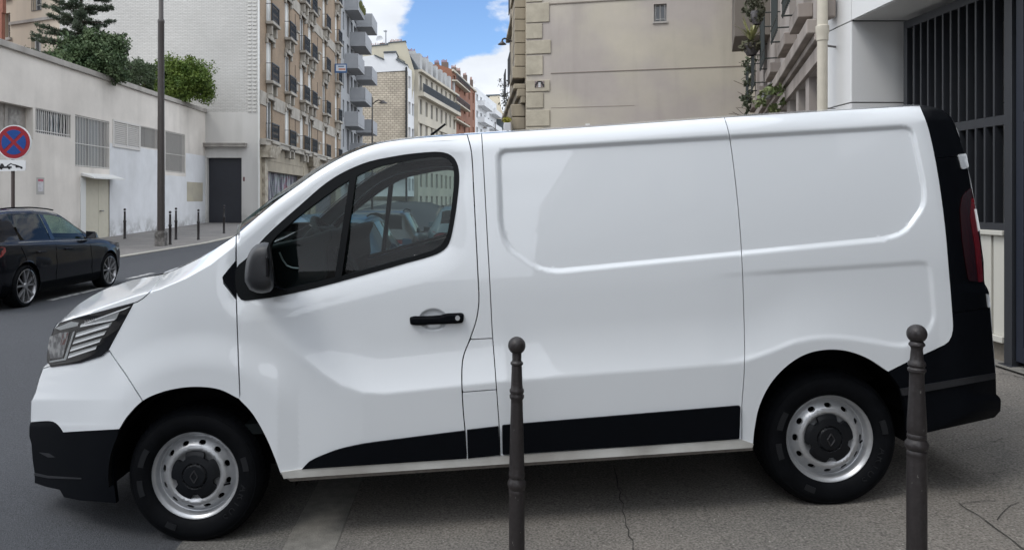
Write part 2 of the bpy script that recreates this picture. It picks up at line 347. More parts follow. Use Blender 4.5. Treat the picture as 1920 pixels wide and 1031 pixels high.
def panel(name, loop, m, parent, mapf, holes=(), pitch=6, gap=1.2, thick=.03, thickv=(0, 1, 0), extra=None):
    """surface mesh filling loop minus holes; mapf(x,y arrays)->(N,3) points; custom normals from mapf"""
    ep = min(.6, pitch*.1); loop = dedupe(loop, ep)
    if gap: loop = inset(loop, gap)
    loops = [dedupe(straight(list(loop)+[loop[0]], pitch)[:-1], ep)] + [dedupe(straight(list(h)+[h[0]], pitch)[:-1], ep) for h in holes]
    xs = [p[0] for p in loops[0]]; ys = [p[1] for p in loops[0]]
    gx, gy = np.meshgrid(np.arange(min(xs), max(xs), pitch), np.arange(min(ys), max(ys), pitch)); gx = gx.copy(); gx[::2] += pitch*.5
    gx = gx.ravel(); gy = gy.ravel(); ok = inpoly(gx, gy, loops[0])
    for h in loops[1:]: ok &= ~inpoly(gx, gy, h)
    gx, gy = gx[ok], gy[ok]
    if extra is not None:      # rows of points that run along the pressed creases
        ex, ey = extra; k = inpoly(ex, ey, loops[0])
        for h in loops[1:]: k &= ~inpoly(ex, ey, h)
        ex, ey = ex[k], ey[k]
        if len(ex):
            far_ = np.array([np.min((ex-a)**2+(ey-b)**2) for a, b in zip(gx, gy)]) > 3.2**2
            gx = np.concatenate([gx[far_], ex]); gy = np.concatenate([gy[far_], ey])
    for l in loops:
        if len(gx): k = pdist(gx, gy, l) > pitch*.45; gx, gy = gx[k], gy[k]
    pts = []; edges = []
    for l in loops:
        n0 = len(pts); pts += [Vector(p) for p in l]; edges += [(n0+i, n0+(i+1) % len(l)) for i in range(len(l))]
    pts += [Vector((a, b)) for a, b in zip(gx, gy)]
    vo, eo, fo, ov, oe, of = delaunay_2d_cdt(pts, edges, [], 0, 1e-4)
    V = np.array([(v.x, v.y) for v in vo]); T = [tuple(f) for f in fo]
    cen = np.array([V[list(f)].mean(0) for f in T]); ok = inpoly(cen[:, 0], cen[:, 1], loops[0])
    for h in loops[1:]: ok &= ~inpoly(cen[:, 0], cen[:, 1], h)
    T = [f for f, k in zip(T, ok) if k]
    used = sorted({i for f in T for i in f}); remap = {i: k for k, i in enumerate(used)}; V = V[used]; T = [tuple(remap[i] for i in f) for f in T]
    p3 = mapf(V[:, 0], V[:, 1]); e = .8 if pitch > 1 else pitch*.15
    dx = mapf(V[:, 0]+e, V[:, 1]) - mapf(V[:, 0]-e, V[:, 1]); dy = mapf(V[:, 0], V[:, 1]+e) - mapf(V[:, 0], V[:, 1]-e)
    nr = np.cross(dx, dy); nr /= np.linalg.norm(nr, axis=1)[:, None]
    f0 = T[0]; 
    sgn = np.sign(-(nr[:, 1].mean())) or 1      # panels face the camera side (-Y) before any mirroring
    nr *= sgn
    TT = []
    for f in T:
        a, b, c = p3[f[0]], p3[f[1]], p3[f[2]]; fn = np.cross(b-a, c-a)
        TT.append(f if fn.dot(nr[f[0]]) > 0 else f[::-1])
    verts = [tuple(v) for v in p3]; norms = [tuple(v) for v in nr]; faces = list(TT)
    if thick:
        cnt = {}
        for f in TT:
            for i in range(3):
                a, b = f[i], f[(i+1) % 3]; cnt[(a, b)] = 1
        be = [(a, b) for (a, b) in cnt if (b, a) not in cnt]
        tv = np.array(thickv)*thick
        for a, b in be:
            A, B = p3[a], p3[b]; n0 = len(verts); q = np.cross(B-A, tv); q = q/(np.linalg.norm(q)+1e-12)
            verts += [tuple(A), tuple(B), tuple(B+tv), tuple(A+tv)]; norms += [tuple(-q)]*4; faces.append((n0+1, n0, n0+3, n0+2))
    me = bpy.data.meshes.new(name); me.from_pydata(verts, [], faces); me.update()
    me.polygons.foreach_set('use_smooth', [True]*len(me.polygons)); me.normals_split_custom_set_from_vertices([Vector(n) for n in norms])
    return link_mesh(name, me, m, parent)

# ================================================================== materials
PAINT = mat('white_paint', (.645, .672, .70), rough=.36, coat=1, crough=.015, spec=.4)
BLK = mat('black_plastic', (.0025, .0032, .0048), rough=.55, var=.15, vscale=8, bump=.12, bscale=700, spec=.06)
RUB = mat('black_rubber', (.0035, .0040, .0052), rough=.68, var=.4, vscale=6, bump=.1, bscale=60, spec=.08)
SEAL = mat('window_rubber', (.005, .006, .007), rough=.5, spec=.12)
DARK = mat('dark_underbody', (.006, .006, .007), rough=.9, spec=.1)
SILV = mat('silver_steel', (.44, .45, .465), rough=.38, metal=.62, var=.10, vscale=14, spec=.4)
HUBB = mat('hub_plastic', (.006, .007, .009), rough=.4, var=.1, vscale=20, spec=.25)
GLS = glassmat('car_glass', (.56, .64, .63), 1.34)
GLSB = mat('black_glass', (.004, .004, .005), rough=.03, spec=.6)
LENS = glassmat('lens_glass', (.86, .87, .88), 1.5)
CHRM = mat('lamp_reflector', (.85, .85, .86), rough=.35)
CHRD = mat('dark_reflector', (.34, .35, .35), rough=.35, metal=.15, var=.2, vscale=30)
REDL = mat('red_lens', (.16, .004, .008), rough=.12, coat=1)
REDD = mat('dark_red_lens', (.022, .002, .003), rough=.1, coat=1)
INTB = mat('dark_trim', (.008, .011, .012), rough=.65, spec=.15)
INTG = mat('grey_headliner', (.30, .31, .30), rough=.9)
SEATM = mat('seat_fabric', (.010, .011, .013), rough=.9, spec=.1)
WTXT = mat('white_print', (.5, .5, .5), rough=.5)
SILLM = mat('dusty_sill', (.50, .50, .48), rough=.4, col2=(.33, .32, .30), vscale=4, coat=.5)
SEAM = mat('dirty_metal', (.14, .125, .11), rough=.7, var=.4, vscale=8)

# ================================================================== the van
Ys = 3.70; Yc = Ys + .978
VAN = empty('delivery_van', (.18, Yc, -.01), 'white panel van with black bumpers and steel wheels parked across the pavement', 'van')
ROOFL = [(443,440),(480,408),(520,375),(560,346),(600,318),(650,290),(700,271),(750,262),(800,257),(880,252),(1100,238),(1360,220),(1600,205),(1725,198)]
ROOFL = catmull(ROOFL, 8)
CREASE = [(470,590),(495,612),(520,634),(560,667),(605,703),(640,724),(680,736),(720,738),(770,733),(930,716),(1100,702),(1250,691),(1395,679),(1420,669),(1450,655),(1495,636),(1545,628),(1600,632),(1650,643),(1690,652),(1760,650)]
crx = np.array([p[0] for p in CREASE]); cry = np.array([p[1] for p in CREASE])
RECESS = rnd([(930,279),(1712,233),(1737,352),(1736,388),(1700,438),(1662,452),(1040,513),(1003,505),(948,466),(935,425)], 22)
RREC = rnd([(1300,514),(1748,485),(1759,600),(1735,640),(1690,655),(1600,640),(1545,636),(1490,645),(1440,668),(1300,700)], 26)
WOUT = catmull([(443,545),(443,503),(462,484),(500,441),(560,387),(620,337),(680,307),(740,293),(795,286),(832,286),(852,297),(861,325),(857,380),(847,440),(838,463),(818,477),(760,494),(700,511),(600,538),(520,556),(475,562),(452,562)], 7, True)
WOUT = dedupe(WOUT)
GLO = catmull([(506,462),(540,423),(600,375),(650,341),(700,316),(740,306),(795,296),(828,294),(843,301),(851,322),(848,375),(839,436),(831,455),(812,469),(700,501),(620,523),(560,536),(520,542),(511,520)], 7, True)
SXY = ([600,640,660,690,712,735,752,790,800,830,890,1000], [95,88,84,77,71,64,58,57,55,57,63,64])
BQ = ([95,150,200,250,300,350,395,430,450], [612,592,574,557,543,522,497,470,455])     # crease of the bonnet
BS = ([95,108,120,150,200,250,305,340,390,440,450], [612,606,595,568,540,524,514,500,474,440,433])   # its skyline
REX = ([190,199,208,225,262,300,355,440,490,530,545,570,640,700,740,748,770,782,815], [1738,1748,1770,1787,1800,1812,1822,1838,1845,1846,1855,1856,1862,1867,1868,1876,1877,1865,1800])
CUP = catmull([(784,597),(790,585),(803,578),(818,577),(830,582),(840,592),(836,612),(818,620),(800,619),(787,608)], 4, True)
ss = lambda t: (lambda q: q*q*(3-2*q))(np.clip(t, 0, 1))
def vdepth(x, y):
    x = np.asarray(x, float); y = np.asarray(y, float)
    v = y + .066*(x-885)
    d = .10*np.clip((560-v)/307, 0, 1.3)**1.7
    ds = pdist(x, y, ROOFL, False); wd = np.interp(x, [443,700,880,1725], [16,24,34,34]); e = np.clip(1-ds/wd, 0, 1)
    d = d + .085*(wd/34)*(1-np.sqrt(1-(.985*e)**2))
    cy = np.interp(x, crx, cry); sl = np.interp(x, [470,600,660,700,1400,1480], [.66,.66,.85,1,1,.95])
    A = np.interp(x, [455,560,680,1395,1500,1700,1760], [0,.018,.036,.034,.028,.018,.0])
    f = 0
    for o_ in (-3.5, -1.2, 1.2, 3.5):
        s_ = (y-cy)*sl + o_; f = f + np.where(s_ < 0, -A*np.clip((s_+100)/100, 0, 1)**2, -A + A*.75*np.clip(s_/150, 0, 1))
    d = d + f/4
    def sdp(poly): 
        q = pdist(x, y, poly); return np.where(inpoly(x, y, poly), q, -q)
    sd_ = sdp(RECESS); d = d + .017*ss((sd_+1)/11)
    d = d + .007*ss(sdp(RREC)/13)*np.interp(x, [1330,1480], [0,1])
    sw = sdp(WOUT); d = d + .017*np.where(sw > 0, 1, np.clip(1+sw/42, 0, 1)**1.6)*np.interp(x, [400,440], [.5,1])
    r = np.hypot(x-375, y-893); d = d - .020*ss((275-r)/75)*np.interp(y, [893,960], [1,0])*np.interp(x, [150,230,520,560], [0,1,1,0])
    xs = np.interp(y, *SXY); s_ = np.clip((345-x)/(345-xs), 0, 1.02); d = d + .44*s_**2.5
    # bonnet: from the crease to the skyline the surface runs across to the middle of the van
    yq = np.interp(x, *BQ); ys = np.interp(x, *BS); u = np.clip((yq-y)/np.maximum(yq-ys, 1), 0, 1.05)*(x < 449)
    dsil = np.interp(x, [95,108,130,160,200,250,305,340,390,440], [.45,.52,.66,.85,.97,.97,.62,.33,.17,.12])
    d = d + np.maximum(dsil-d, 0)*u**1.35
    qc = np.clip(sdp(CUP)/15, 0, 1); d = d + .015*np.sqrt(1-(1-qc)**2)*ss(qc*2.2)
    xr = np.interp(y, *REX); s_ = np.clip((x-(xr-75))/75, 0, 1); d = d + .13*s_**2.3
    return d
def vmap(off=0.0):
    def f(x, y):
        Y = Ys + vdepth(x, y) + off
        return np.stack([(np.asarray(x)-CX)*Y/F, Y, H-(np.asarray(y)-CY)*Y/F], 1)
    return f
def van_pt(x, y, off=0.0): return Vector(vmap(off)(np.array([float(x)]), np.array([float(y)]))[0])
NEAR = []
def offs(line, ds, closed=False, step=4):
    out = []; L = straight(list(line)+([line[0]] if closed else []), step); n = len(L)
    for i in range(n):
        a = Vector(L[max(0, i-1)]); b = Vector(L[min(n-1, i+1)]); t = (b-a).normalized(); nn = Vector((-t.y, t.x)); out += [(L[i][0]+nn.x*d_, L[i][1]+nn.y*d_) for d_ in ds]
    return out
FEAT = None
def vp(name, loop, m, parent=VAN, holes=(), off=0.0, **k):
    if m is PAINT: k.setdefault('extra', FEAT)
    o = panel(name, loop, m, parent, vmap(off), holes, **k); NEAR.append(o); return o

_q = [(x, float(np.interp(x, *BQ))) for x in range(104, 446, 3)]
FEAT = offs(RECESS, (-14,-10.5,-7,-3.5,0,3.5,7,10.5,14), True, 5) + offs(catmull(CREASE, 4), (-14,-9,-5,-2,1,4,8,13)) + offs(_q, (-8,-5,-2,1,4), step=3) + offs(RREC, (-15,-11,-7,-3,1,4,8,12,15), True, 5) + offs([p for p in ROOFL], (4,9,14,20,27,34)) + offs(CUP, (0,-2,-4,-7,-10), True, 2) + offs(CUP, (2,4,7,10), True, 2)
FEAT = (np.array([p[0] for p in FEAT]), np.array([p[1] for p in FEAT]))
# shared outlines (photo pixels)
SKY_B = catmull([(108,606),(120,595),(150,568),(200,540),(250,524),(305,514)], 7)
SKY_F = catmull([(305,514),(340,500),(390,474),(443,440)], 7)
HL_TOP = [(100,617),(112,606),(140,597),(190,584),(250,568)]
HL_BACK = [(250,568),(203,655)]
HL_BOT = [(203,655),(190,666),(150,678),(95,686)]
HL_FRONT = catmull([(95,686),(88,680),(88,662),(93,635),(100,617)], 5)
G_BON = catmull([(305,514),(290,536),(272,556),(257,566),(250,568)], 5)
G_BUM = [(203,655),(236,702),(268,752)]
ARCH_F1 = catmull([(224,805),(240,780),(268,752),(300,737),(338,728),(375,726),(412,731),(447,748)], 6)
ARCH_F2 = catmull([(447,748),(472,775),(497,818),(515,860),(527,893)], 6)
BUM_EDGE = catmull([(57,792),(85,790),(99,791),(109,798),(118,811)], 5)+[(170,808),(224,805)]
SIL_N = [(95,686),(80,690),(72,712),(66,735),(58,752),(57,792)]
G_DF = [(443,440),(442,470),(442,503)]
G_DF2 = catmull([(443,562),(445,620),(448,700),(450,748)], 8)
G_DR = catmull([(876,252),(884,285),(888,350),(892,430),(896,510),(898,565),(893,600),(881,636),(869,668),(866,700),(868,760),(872,806)], 7)
G_P = catmull([(903,250),(906,300),(913,430),(919,540),(923,620),(929,700),(936,799)], 8)
G_S = catmull([(1358,220),(1367,252),(1380,350),(1389,450),(1394,560),(1396,680),(1391,760)], 8)
G_R = catmull([(1725,198),(1741,240),(1758,320),(1772,420),(1780,510),(1786,585),(1787,620),(1779,641),(1760,652),(1712,674),(1665,697)], 8)
ARCH_R = catmull([(1412,836),(1416,800),(1425,760),(1445,720),(1475,687),(1510,665),(1550,656),(1590,659),(1628,673),(1665,697)], 6)
ARCH_R2 = catmull([(1665,697),(1688,730),(1700,775),(1703,812)], 6)
rv = lambda l: list(l)[::-1]
def roofseg(x0, x1): return [p for p in ROOFL if x0 < p[0] < x1]
def rly(x): return float(np.interp(x, [p[0] for p in ROOFL], [p[1] for p in ROOFL]))

vp('front_bumper_cover', rv(HL_BOT)[1:] and (SIL_N + BUM_EDGE + rv([p for p in ARCH_F1 if p[0] < 268]) [::-1] + [(268,752)] + rv(G_BUM)[1:] + HL_BOT[1:]), PAINT)
vp('bonnet', rv(HL_TOP) [::-1][1:] + rv(G_BON) [0:] + rv(SKY_B)[1:] + [(100,617)], PAINT, gap=.9)
fen = vp('front_fender', SKY_F + G_DF[1:] + [(442,506),(418,520),(420,532),(443,561)] + G_DF2 + rv([p for p in ARCH_F1 if p[0] > 268]) + rv(G_BUM) + rv(HL_BACK) + rv(G_BON)[1:], PAINT)
vp('corner_trim', rnd([(443,486),(415,520),(422,533),(444,563)], 6), BLK, off=-.002, gap=.6)
door_loop = [(443,440)] + roofseg(444, 875) + G_DR + [(874,861),(565,881),(527,887)] + rv(ARCH_F2) + rv(G_DF2)[1:] + [(443,505)]
TRIM1 = catmull([(565,880),(578,866),(600,855),(635,842),(680,832),(730,825)], 7) + [(800,816),(872,807),(875,860)]
door = vp('front_door', door_loop, PAINT, holes=[WOUT])
vp('door_lining', door_loop, INTB, door, [WOUT], off=.055, pitch=14, gap=6, thick=0)
HAN = rnd([(768,595),(778,593),(800,594),(826,592),(838,588),(866,587),(870,590),(869,603),(864,606),(780,610),(769,608)], 3)
def hanmap(x, y):
    q = np.clip(pdist(x, y, HAN)/5, 0, 1); Y = Ys + .002 - .016 - .016*np.sqrt(1-(1-q)**2)
    return np.stack([(np.asarray(x)-CX)*Y/F, Y, H-(np.asarray(y)-CY)*Y/F], 1)
NEAR.append(panel('door_handle', HAN, BLK, door, hanmap, pitch=3, gap=0, thick=.034))
LK = [(858+4.5*math.cos(a), 596.5+4.5*math.sin(a)) for a in np.linspace(0, 6.28, 13)[:-1]]
NEAR.append(panel('lock', LK, SILV, door, vmap(-.040), pitch=2, gap=0, thick=.01))
MIR0 = [(443,503),(462,484),(500,441),(505,452),(498,480),(500,520),(512,541),(560,538),(540,549),(475,561),(452,561),(443,545)]
NEAR.append(panel('window_seal', WOUT, SEAL, door, vmap(-.004), [GLO], gap=.4, thick=.05))
NEAR.append(panel('window_divider', [(655,338),(668,330),(640,520),(627,524)], SEAL, door, vmap(-.006), gap=0, thick=.04))
def flatglass(x, y):
    Y = Ys + .062 + .045*np.clip((560-(np.asarray(y)+.066*(np.asarray(x)-885)))/307, 0, 1.3)**1.4
    return np.stack([(np.asarray(x)-CX)*Y/F, Y, H-(np.asarray(y)-CY)*Y/F], 1)
NEAR.append(panel('side_window', inset(GLO, -5), GLS, door, flatglass, pitch=12, gap=0, thick=0))
stk = MB()     # etching marks in the corner of the glass, too small to read in the photo
for k, (a, b) in enumerate([(-16.5, 1.6)]+[(-12.5+i*3.1, .8) for i in range(8)]):
    q = Vector(flatglass(np.array([793.+a]), np.array([476.-a*.22]))[0]); stk.box(q.x, q.x+.0045, q.y-.004, q.y-.003, q.z-.0035*b, q.z+.0035*b)
NEAR.append(stk.build('glass_marking', WTXT, door))
vp('door_sill_trim', TRIM1, BLK, off=-.014, thick=.03, gap=.6)
vp('door_pillar_panel', roofseg(877, 902) and ([(876,252)] + roofseg(877, 902) + [p for p in G_P if p[1] < 633] + [(924,634),(882,636)] + rv([p for p in G_DR if p[1] < 636])), PAINT, gap=.9)
vp('fuel_flap', [(882,636),(924,634)] + [p for p in G_P if 634 < p[1] < 729] + [(931,730),(868,735)] + rv([p for p in G_DR if 637 < p[1] < 734]), PAINT, gap=1.0)
vp('lower_pillar_panel', [(868,735),(931,730)] + [p for p in G_P if p[1] > 731] + [(938,861),(875,863),(872,806)] + rv([p for p in G_DR if 736 < p[1] < 806]), PAINT, gap=.9)
vp('pillar_sill_trim', [(875,806),(935,799),(938,853),(877,860)], BLK, off=-.014, gap=.5)
vp('side_panel', [(903,250)] + roofseg(904, 1357) + G_S + [(1391,832),(938,861)] + rv(G_P), PAINT, gap=.8)
vp('side_sill_trim', rnd([(941,797),(1389,760),(1387,823),(942,853)], 4), BLK, off=-.014, gap=.5)
vp('rear_quarter_panel', [(1358,220)] + roofseg(1359, 1724) + G_R + rv(ARCH_R)[0:] + [(1412,833),(1391,832)] + rv(G_S), PAINT, gap=.8)
vp('sill', [(527,885),(566,879),(874,859),(1388,823),(1413,832),(1411,839),(532,897)], SILLM, off=-.010, thick=.06, gap=0)
vp('sill_flange', [(536,895),(1411,837),(1411,844),(545,902)], SEAM, off=.012, thick=.01, gap=0, pitch=10)
# black rear end
RS = lambda a, b: [(float(np.interp(y, *REX)), y) for y in np.arange(a, b, 8)]
vp('rear_corner_trim', [(1725,198),(1735,197.5)] + catmull([(1735,197.5),(1748,200),(1770,208),(1785,222),(1797,250),(1806,280),(1810,292)], 6) + [(1752,297)] + rv([p for p in G_R if p[1] < 296]), BLK, gap=.6)
vp('rear_pillar_trim', [(1752,297),(1812,292)] + RS(300, 575) + [(1857,577),(1785,587)] + rv([p for p in G_R if 297 < p[1] < 586]), BLK, gap=.6)
RB = vp('rear_bumper', [(1785,587),(1857,577)] + RS(580, 782) + [(1864,783),(1740,811),(1703,813)] + rv(ARCH_R2) + rv([p for p in G_R if p[1] > 588]), BLK, gap=.6)
NEAR.append(panel('bumper_ledge', [(1688,729),(1866,699),(1867,710),(1692,742)], mat('paler_plastic', (.014, .015, .018), rough=.4), RB, vmap(-.008), gap=0, thick=.01))  # paler colour paints the highlight along the top of the ridge
def bulge(x, y):
    Y = Ys + .16 + 0*np.asarray(x); return np.stack([(np.asarray(x)-CX)*Y/F, Y, H-(np.asarray(y)-CY)*Y/F], 1)
NEAR.append(panel('rear_step', rnd([(1840,735),(1868,738),(1877,748),(1876,770),(1862,780),(1835,788)], 5), BLK, RB, bulge, gap=0, thick=.6))
TL = rnd([(1821,350),(1804,368),(1800,392),(1804,450),(1812,505),(1816,527),(1844,530),(1841,480),(1832,420),(1827,375)], 5)
tl = vp('tail_light', TL, REDD, off=-.010, thick=.02, gap=.4)
NEAR.append(panel('brake_lens', [(1826,372),(1832,420),(1839,470),(1844,528),(1835,528),(1829,465),(1820,410),(1822,372)], REDL, tl, vmap(-.013), gap=0, thick=.006))
NEAR.append(panel('reversing_lens', [(1827,392),(1831,392),(1838,430),(1834,434)], CHRM, tl, vmap(-.016), gap=0, thick=.006))
vp('upper_hinge', rnd([(1797,290),(1812,288),(1817,314),(1804,318)], 3), PAINT, off=-.012, thick=.05, gap=0)
vp('lower_hinge', rnd([(1850,551),(1855,552),(1858,576),(1853,577)], 2), PAINT, off=-.012, thick=.05, gap=0)
# front black bumper
FB = catmull([(57,792),(55,800),(55,818),(59,832),(61,860),(65,888)], 6) + [(65,905),(85,912),(112,918),(120,932),(150,938),(218,943)] + [(214,905),(212,865),(216,830),(224,805)] + rv(BUM_EDGE)[1:]
fb = vp('front_bumper', FB, BLK, gap=.3)
NEAR.append(panel('bumper_lip', [(64,886),(90,892),(152,896),(152,898),(90,896),(64,891)], mat('paler_plastic', (.022,)*3), fb, vmap(-.006), gap=0, thick=.006))
NEAR.append(panel('bumper_fin', [(73,848),(92,850),(103,857),(90,857)], mat('paler_plastic', (.022,)*3), fb, vmap(-.004), gap=0, thick=.006))
# headlight
hl = vp('headlight', [(100,617)] + HL_TOP[1:] + HL_BACK[1:] + HL_BOT[1:] + HL_FRONT[1:], GLSB, gap=.6, off=.004)
hq = lambda pts: [(60+a/5.727, 540+b/5.727) for a, b in pts]
for nm, pts, m in (('light_strip', [(530,385),(940,252),(905,330),(880,345),(515,418)], CHRD), ('light_strip', [(480,480),(865,362),(835,410),(820,418),(465,525)], CHRD), ('light_strip', [(455,560),(800,455),(770,500),(435,600)], CHRD),
                   ('light_strip', [(425,635),(750,535),(720,580),(405,680)], CHRD), ('light_strip', [(400,705),(700,618),(680,655),(385,752)], CHRD),
                   ('light_edge', [(470,505),(830,392),(820,420),(465,527)], CHRM), ('light_edge', [(442,585),(785,478),(772,500),(436,602)], CHRM), ('light_edge', [(412,662),(735,560),(722,580),(406,682)], CHRM), ('light_edge', [(390,733),(690,636),(680,655),(385,752)], CHRM), ('light_edge', [(520,400),(900,330),(880,345),(515,420)], CHRM),
                   ('low_beam', [(190,520),(300,480),(400,470),(330,740),(200,760),(170,640)], mat('beam_glass', (.10, .10, .105), rough=.2, metal=.2, col2=(.32,.32,.32), vscale=26, thr=(.42,.6))), ('indicator', [(335,490),(392,478),(348,605),(300,612)], mat('amber_brown', (.10, .03, .025), rough=.2)),
                   ('lamp_frame', [(440,470),(460,462),(365,770),(190,800),(185,785),(345,755)], CHRD), ('lamp_brow', [(250,430),(420,360),(500,370),(490,405),(300,450)], CHRD)):
    NEAR.append(panel(nm, hq(pts), m, hl, vmap(-.002 if nm != 'light_edge' else -.006), gap=0, thick=.003, pitch=8))
NEAR.append(panel('lens', inset([(100,617)] + HL_TOP[1:] + HL_BACK[1:] + HL_BOT[1:] + HL_FRONT[1:], 1.2), LENS, hl, vmap(-.012), gap=0, thick=0, pitch=7))
NEAR.append(panel('lens_rim', [(93,684),(150,674),(188,662),(200,652),(203,656),(190,667),(150,680),(95,688)], GLSB, hl, vmap(-.010), gap=0, thick=.012))
NEAR.append(panel('brow_line', hq([(560,375),(1000,215),(1060,195),(1000,228),(560,388)]), CHRM, hl, vmap(-.006), gap=0, thick=.003, pitch=8))
hx = text_mesh('lamp_lettering', 'RENAULT', mat('grey_print', (.25,)*3), hl, van_pt(176, 600, -.010), (1, .05, .27), (-.26, 0, 1), .022, .0005)
# wing mirror: rings going towards the camera
def mirror_shell():
    base = [(512,541),(509,500),(504,455),(496,454),(480,459),(467,474),(460,500),(459,528),(464,537),(468,543),(490,550)]
    base = catmull(base, 6, True); cx = 488; cy = 503; mb = MB(); rings = []
    for k, (Y, s_) in enumerate(((3.76, .80), (3.72, .93), (3.66, 1.0), (3.58, 1.0), (3.53, .96), (3.50, .88), (3.485, .74), (3.48, .5), (3.478, .2))):
        rings.append([P(cx+(x-cx)*s_*(1 if s_ > .9 else 1), cy+(y-cy)*s_, Y) if Y < 3.66 else P(cx+(x-cx)*s_, cy+(y-cy)*s_, Y) for x, y in base])
    n = len(base); vs = [p for r_ in rings for p in r_]
    fs = [(k*n+i, k*n+(i+1) % n, (k+1)*n+(i+1) % n, (k+1)*n+i) for k in range(len(rings)-1) for i in range(n)] + [tuple(range((len(rings)-1)*n, len(rings)*n))]
    mb.add(vs, fs); return mb
mir = mirror_shell().build('wing_mirror', mat('mirror_plastic', (.016, .017, .020), rough=.45, bump=.1, bscale=600), VAN, smooth=True)
mg = MB(); mg.prism([P(498,480,3.476), P(503,486,3.476), P(505,520,3.476), P(498,519,3.476)], (0, .02, 0)); mg.build('mirror_lamp', GLSB, mir, bevel=.004)
ma = MB(); ma.hexa([P(500,535,3.62), P(545,548,3.72), P(545,548,3.80), P(500,535,3.80), P(503,515,3.62), P(520,538,3.72), P(520,538,3.80), P(503,515,3.80)]); ma.build('mirror_arm', BLK, mir, bevel=.01)
mf = MB(); mf.prism([P(506,460,3.60), P(511,500,3.60), P(512,536,3.60), P(512,536,3.74), P(510,500,3.74), P(505,460,3.74)], (.004, 0, 0)); mf.build('mirror_glass', mat('mirror_silver', (.7, .7, .7), rough=.02, metal=1), mir)
# mirrored far side
def mirror_mesh(o):
    me = o.data.copy(); n = len(me.vertices); co = np.empty(n*3); me.vertices.foreach_get('co', co); co = co.reshape(-1, 3); co[:, 1] = 2*Yc-co[:, 1]
    nl = np.empty(len(me.loops)*3); me.corner_normals.foreach_get('vector', nl); nl = nl.reshape(-1, 3); nl[:, 1] *= -1
    vi = np.empty(len(me.loops), int); me.loops.foreach_get('vertex_index', vi); vn = np.zeros((n, 3)); vn[vi] = nl
    faces = [tuple(p.vertices)[::-1] for p in me.polygons]; nm = bpy.data.meshes.new(me.name); nm.from_pydata([tuple(c) for c in co], [], faces); nm.update()
    nm.polygons.foreach_set('use_smooth', [True]*len(nm.polygons)); nm.normals_split_custom_set_from_vertices([Vector(q) for q in vn]); nm.materials.append(me.materials[0]); return nm
far_of = {}
for o in NEAR:
    q = bpy.data.objects.new(o.name.split('.')[0], mirror_mesh(o)); C.objects.link(q); far_of[o] = q
for o in NEAR: attach(far_of[o], far_of.get(o.parent, o.parent))
# crown surfaces between the two sides
def strip(name, line, bul, m, parent=VAN, n=18, power=.5, edge=0.0, t0=-1, t1=1, smooth=True):
    pts = [van_pt(x, y) for x, y in line]; N = len(pts); vs = []
    for i, p in enumerate(pts):
        a = pts[max(0, i-1)]; b = pts[min(N-1, i+1)]; d = b-a; nrm = Vector((d.z, 0, -d.x)).normalized()
        if nrm.z < -.2: nrm = -nrm
        bb = bul[0] + (bul[1]-bul[0])*i/(N-1)
        for k in range(n+1):
            t = t0 + (t1-t0)*k/n; y = Yc + (p.y-Yc)*(-t) ; h = bb*(1-abs(t)**2.2)**power + edge
            vs.append(Vector((p.x, Yc + (Yc-p.y)*t, p.z)) + (nrm if name != 'front_grille' else Vector((-1, 0, 0)))*h)
    mb = MB(); mb.add(vs, [(i*(n+1)+k, i*(n+1)+k+1, (i+1)*(n+1)+k+1, (i+1)*(n+1)+k) for i in range(N-1) for k in range(n)])
    return mb.build(name, m, parent, smooth=smooth)
strip('roof', [p for p in ROOFL if p[0] >= 700], (.03, .03), PAINT)
strip('windscreen', [p for p in ROOFL if p[0] <= 706], (.10, .04), GLS)
ws = strip('windscreen_seal', [p for p in ROOFL if p[0] <= 706], (.016, .016), SEAL, n=2, t0=-1, t1=-.965)
strip('windscreen_seal', [p for p in ROOFL if p[0] <= 706], (.016, .016), SEAL, n=2, t0=.965, t1=1)
strip('cowl', [p for p in SKY_F if p[0] > 408], (.02, .02), BLK)
strip('bonnet_ridge', [(p[0], p[1]) for p in SKY_F if p[0] < 415], (.02, .02), PAINT)
strip('rear_doors', catmull([(1738,199),(1770,208),(1785,222),(1797,250),(1806,290),(1812,300),(1838,440),(1846,530),(1857,577),(1862,640),(1867,700)], 10), (.04, .04), PAINT)
strip('rear_doors_top', [(1725,198),(1738,199)], (.03, .04), BLK)
strip('rear_bumper_middle', [(1867,700),(1868,740),(1876,748),(1876,770),(1865,782)], (.03, .03), BLK)
strip('front_grille', [(95,686),(95,640),(100,617),(106,607)], (.02, .02), BLK)
strip('nose_panel', rv(SIL_N), (.03, .03), PAINT)
strip('front_bumper_middle', [(57,792),(55,800),(55,818),(59,832),(61,860),(65,888),(65,905)], (.04, .04), BLK)
# underbody, wheel tubs
ub = MB()
def vbx(mb, x0, x1, y0, y1, pa, pb):   # box in van-level pixels of the side plane
    q = [P(x0, pb-.066*(x0-885), Ys), P(x1, pb-.066*(x1-885), Ys), P(x0, pa-.066*(x0-885), Ys), P(x1, pa-.066*(x1-885), Ys)]
    return mb.hexa([(q[0].x, y0, q[0].z), (q[1].x, y0, q[1].z), (q[1].x, y1, q[1].z), (q[0].x, y1, q[0].z), (q[2].x, y0, q[2].z), (q[3].x, y0, q[3].z), (q[3].x, y1, q[3].z), (q[2].x, y1, q[2].z)])
vbx(ub, 545, 1395, Ys+.07, 2*Yc-Ys-.07, 846, 868)
vbx(ub, 130, 1800, Ys+.36, 2*Yc-Ys-.36, 800, 862)
vbx(ub, 100, 215, Ys+.34, 2*Yc-Ys-.30, 700, 875)
vbx(ub, 1715, 1855, Ys+.12, 2*Yc-Ys-.12, 760, 835)
vbx(ub, 560, 1400, Ys+.22, 2*Yc-Ys-.10, 866, 884)  # added lower slab that cuts the daylight under the van
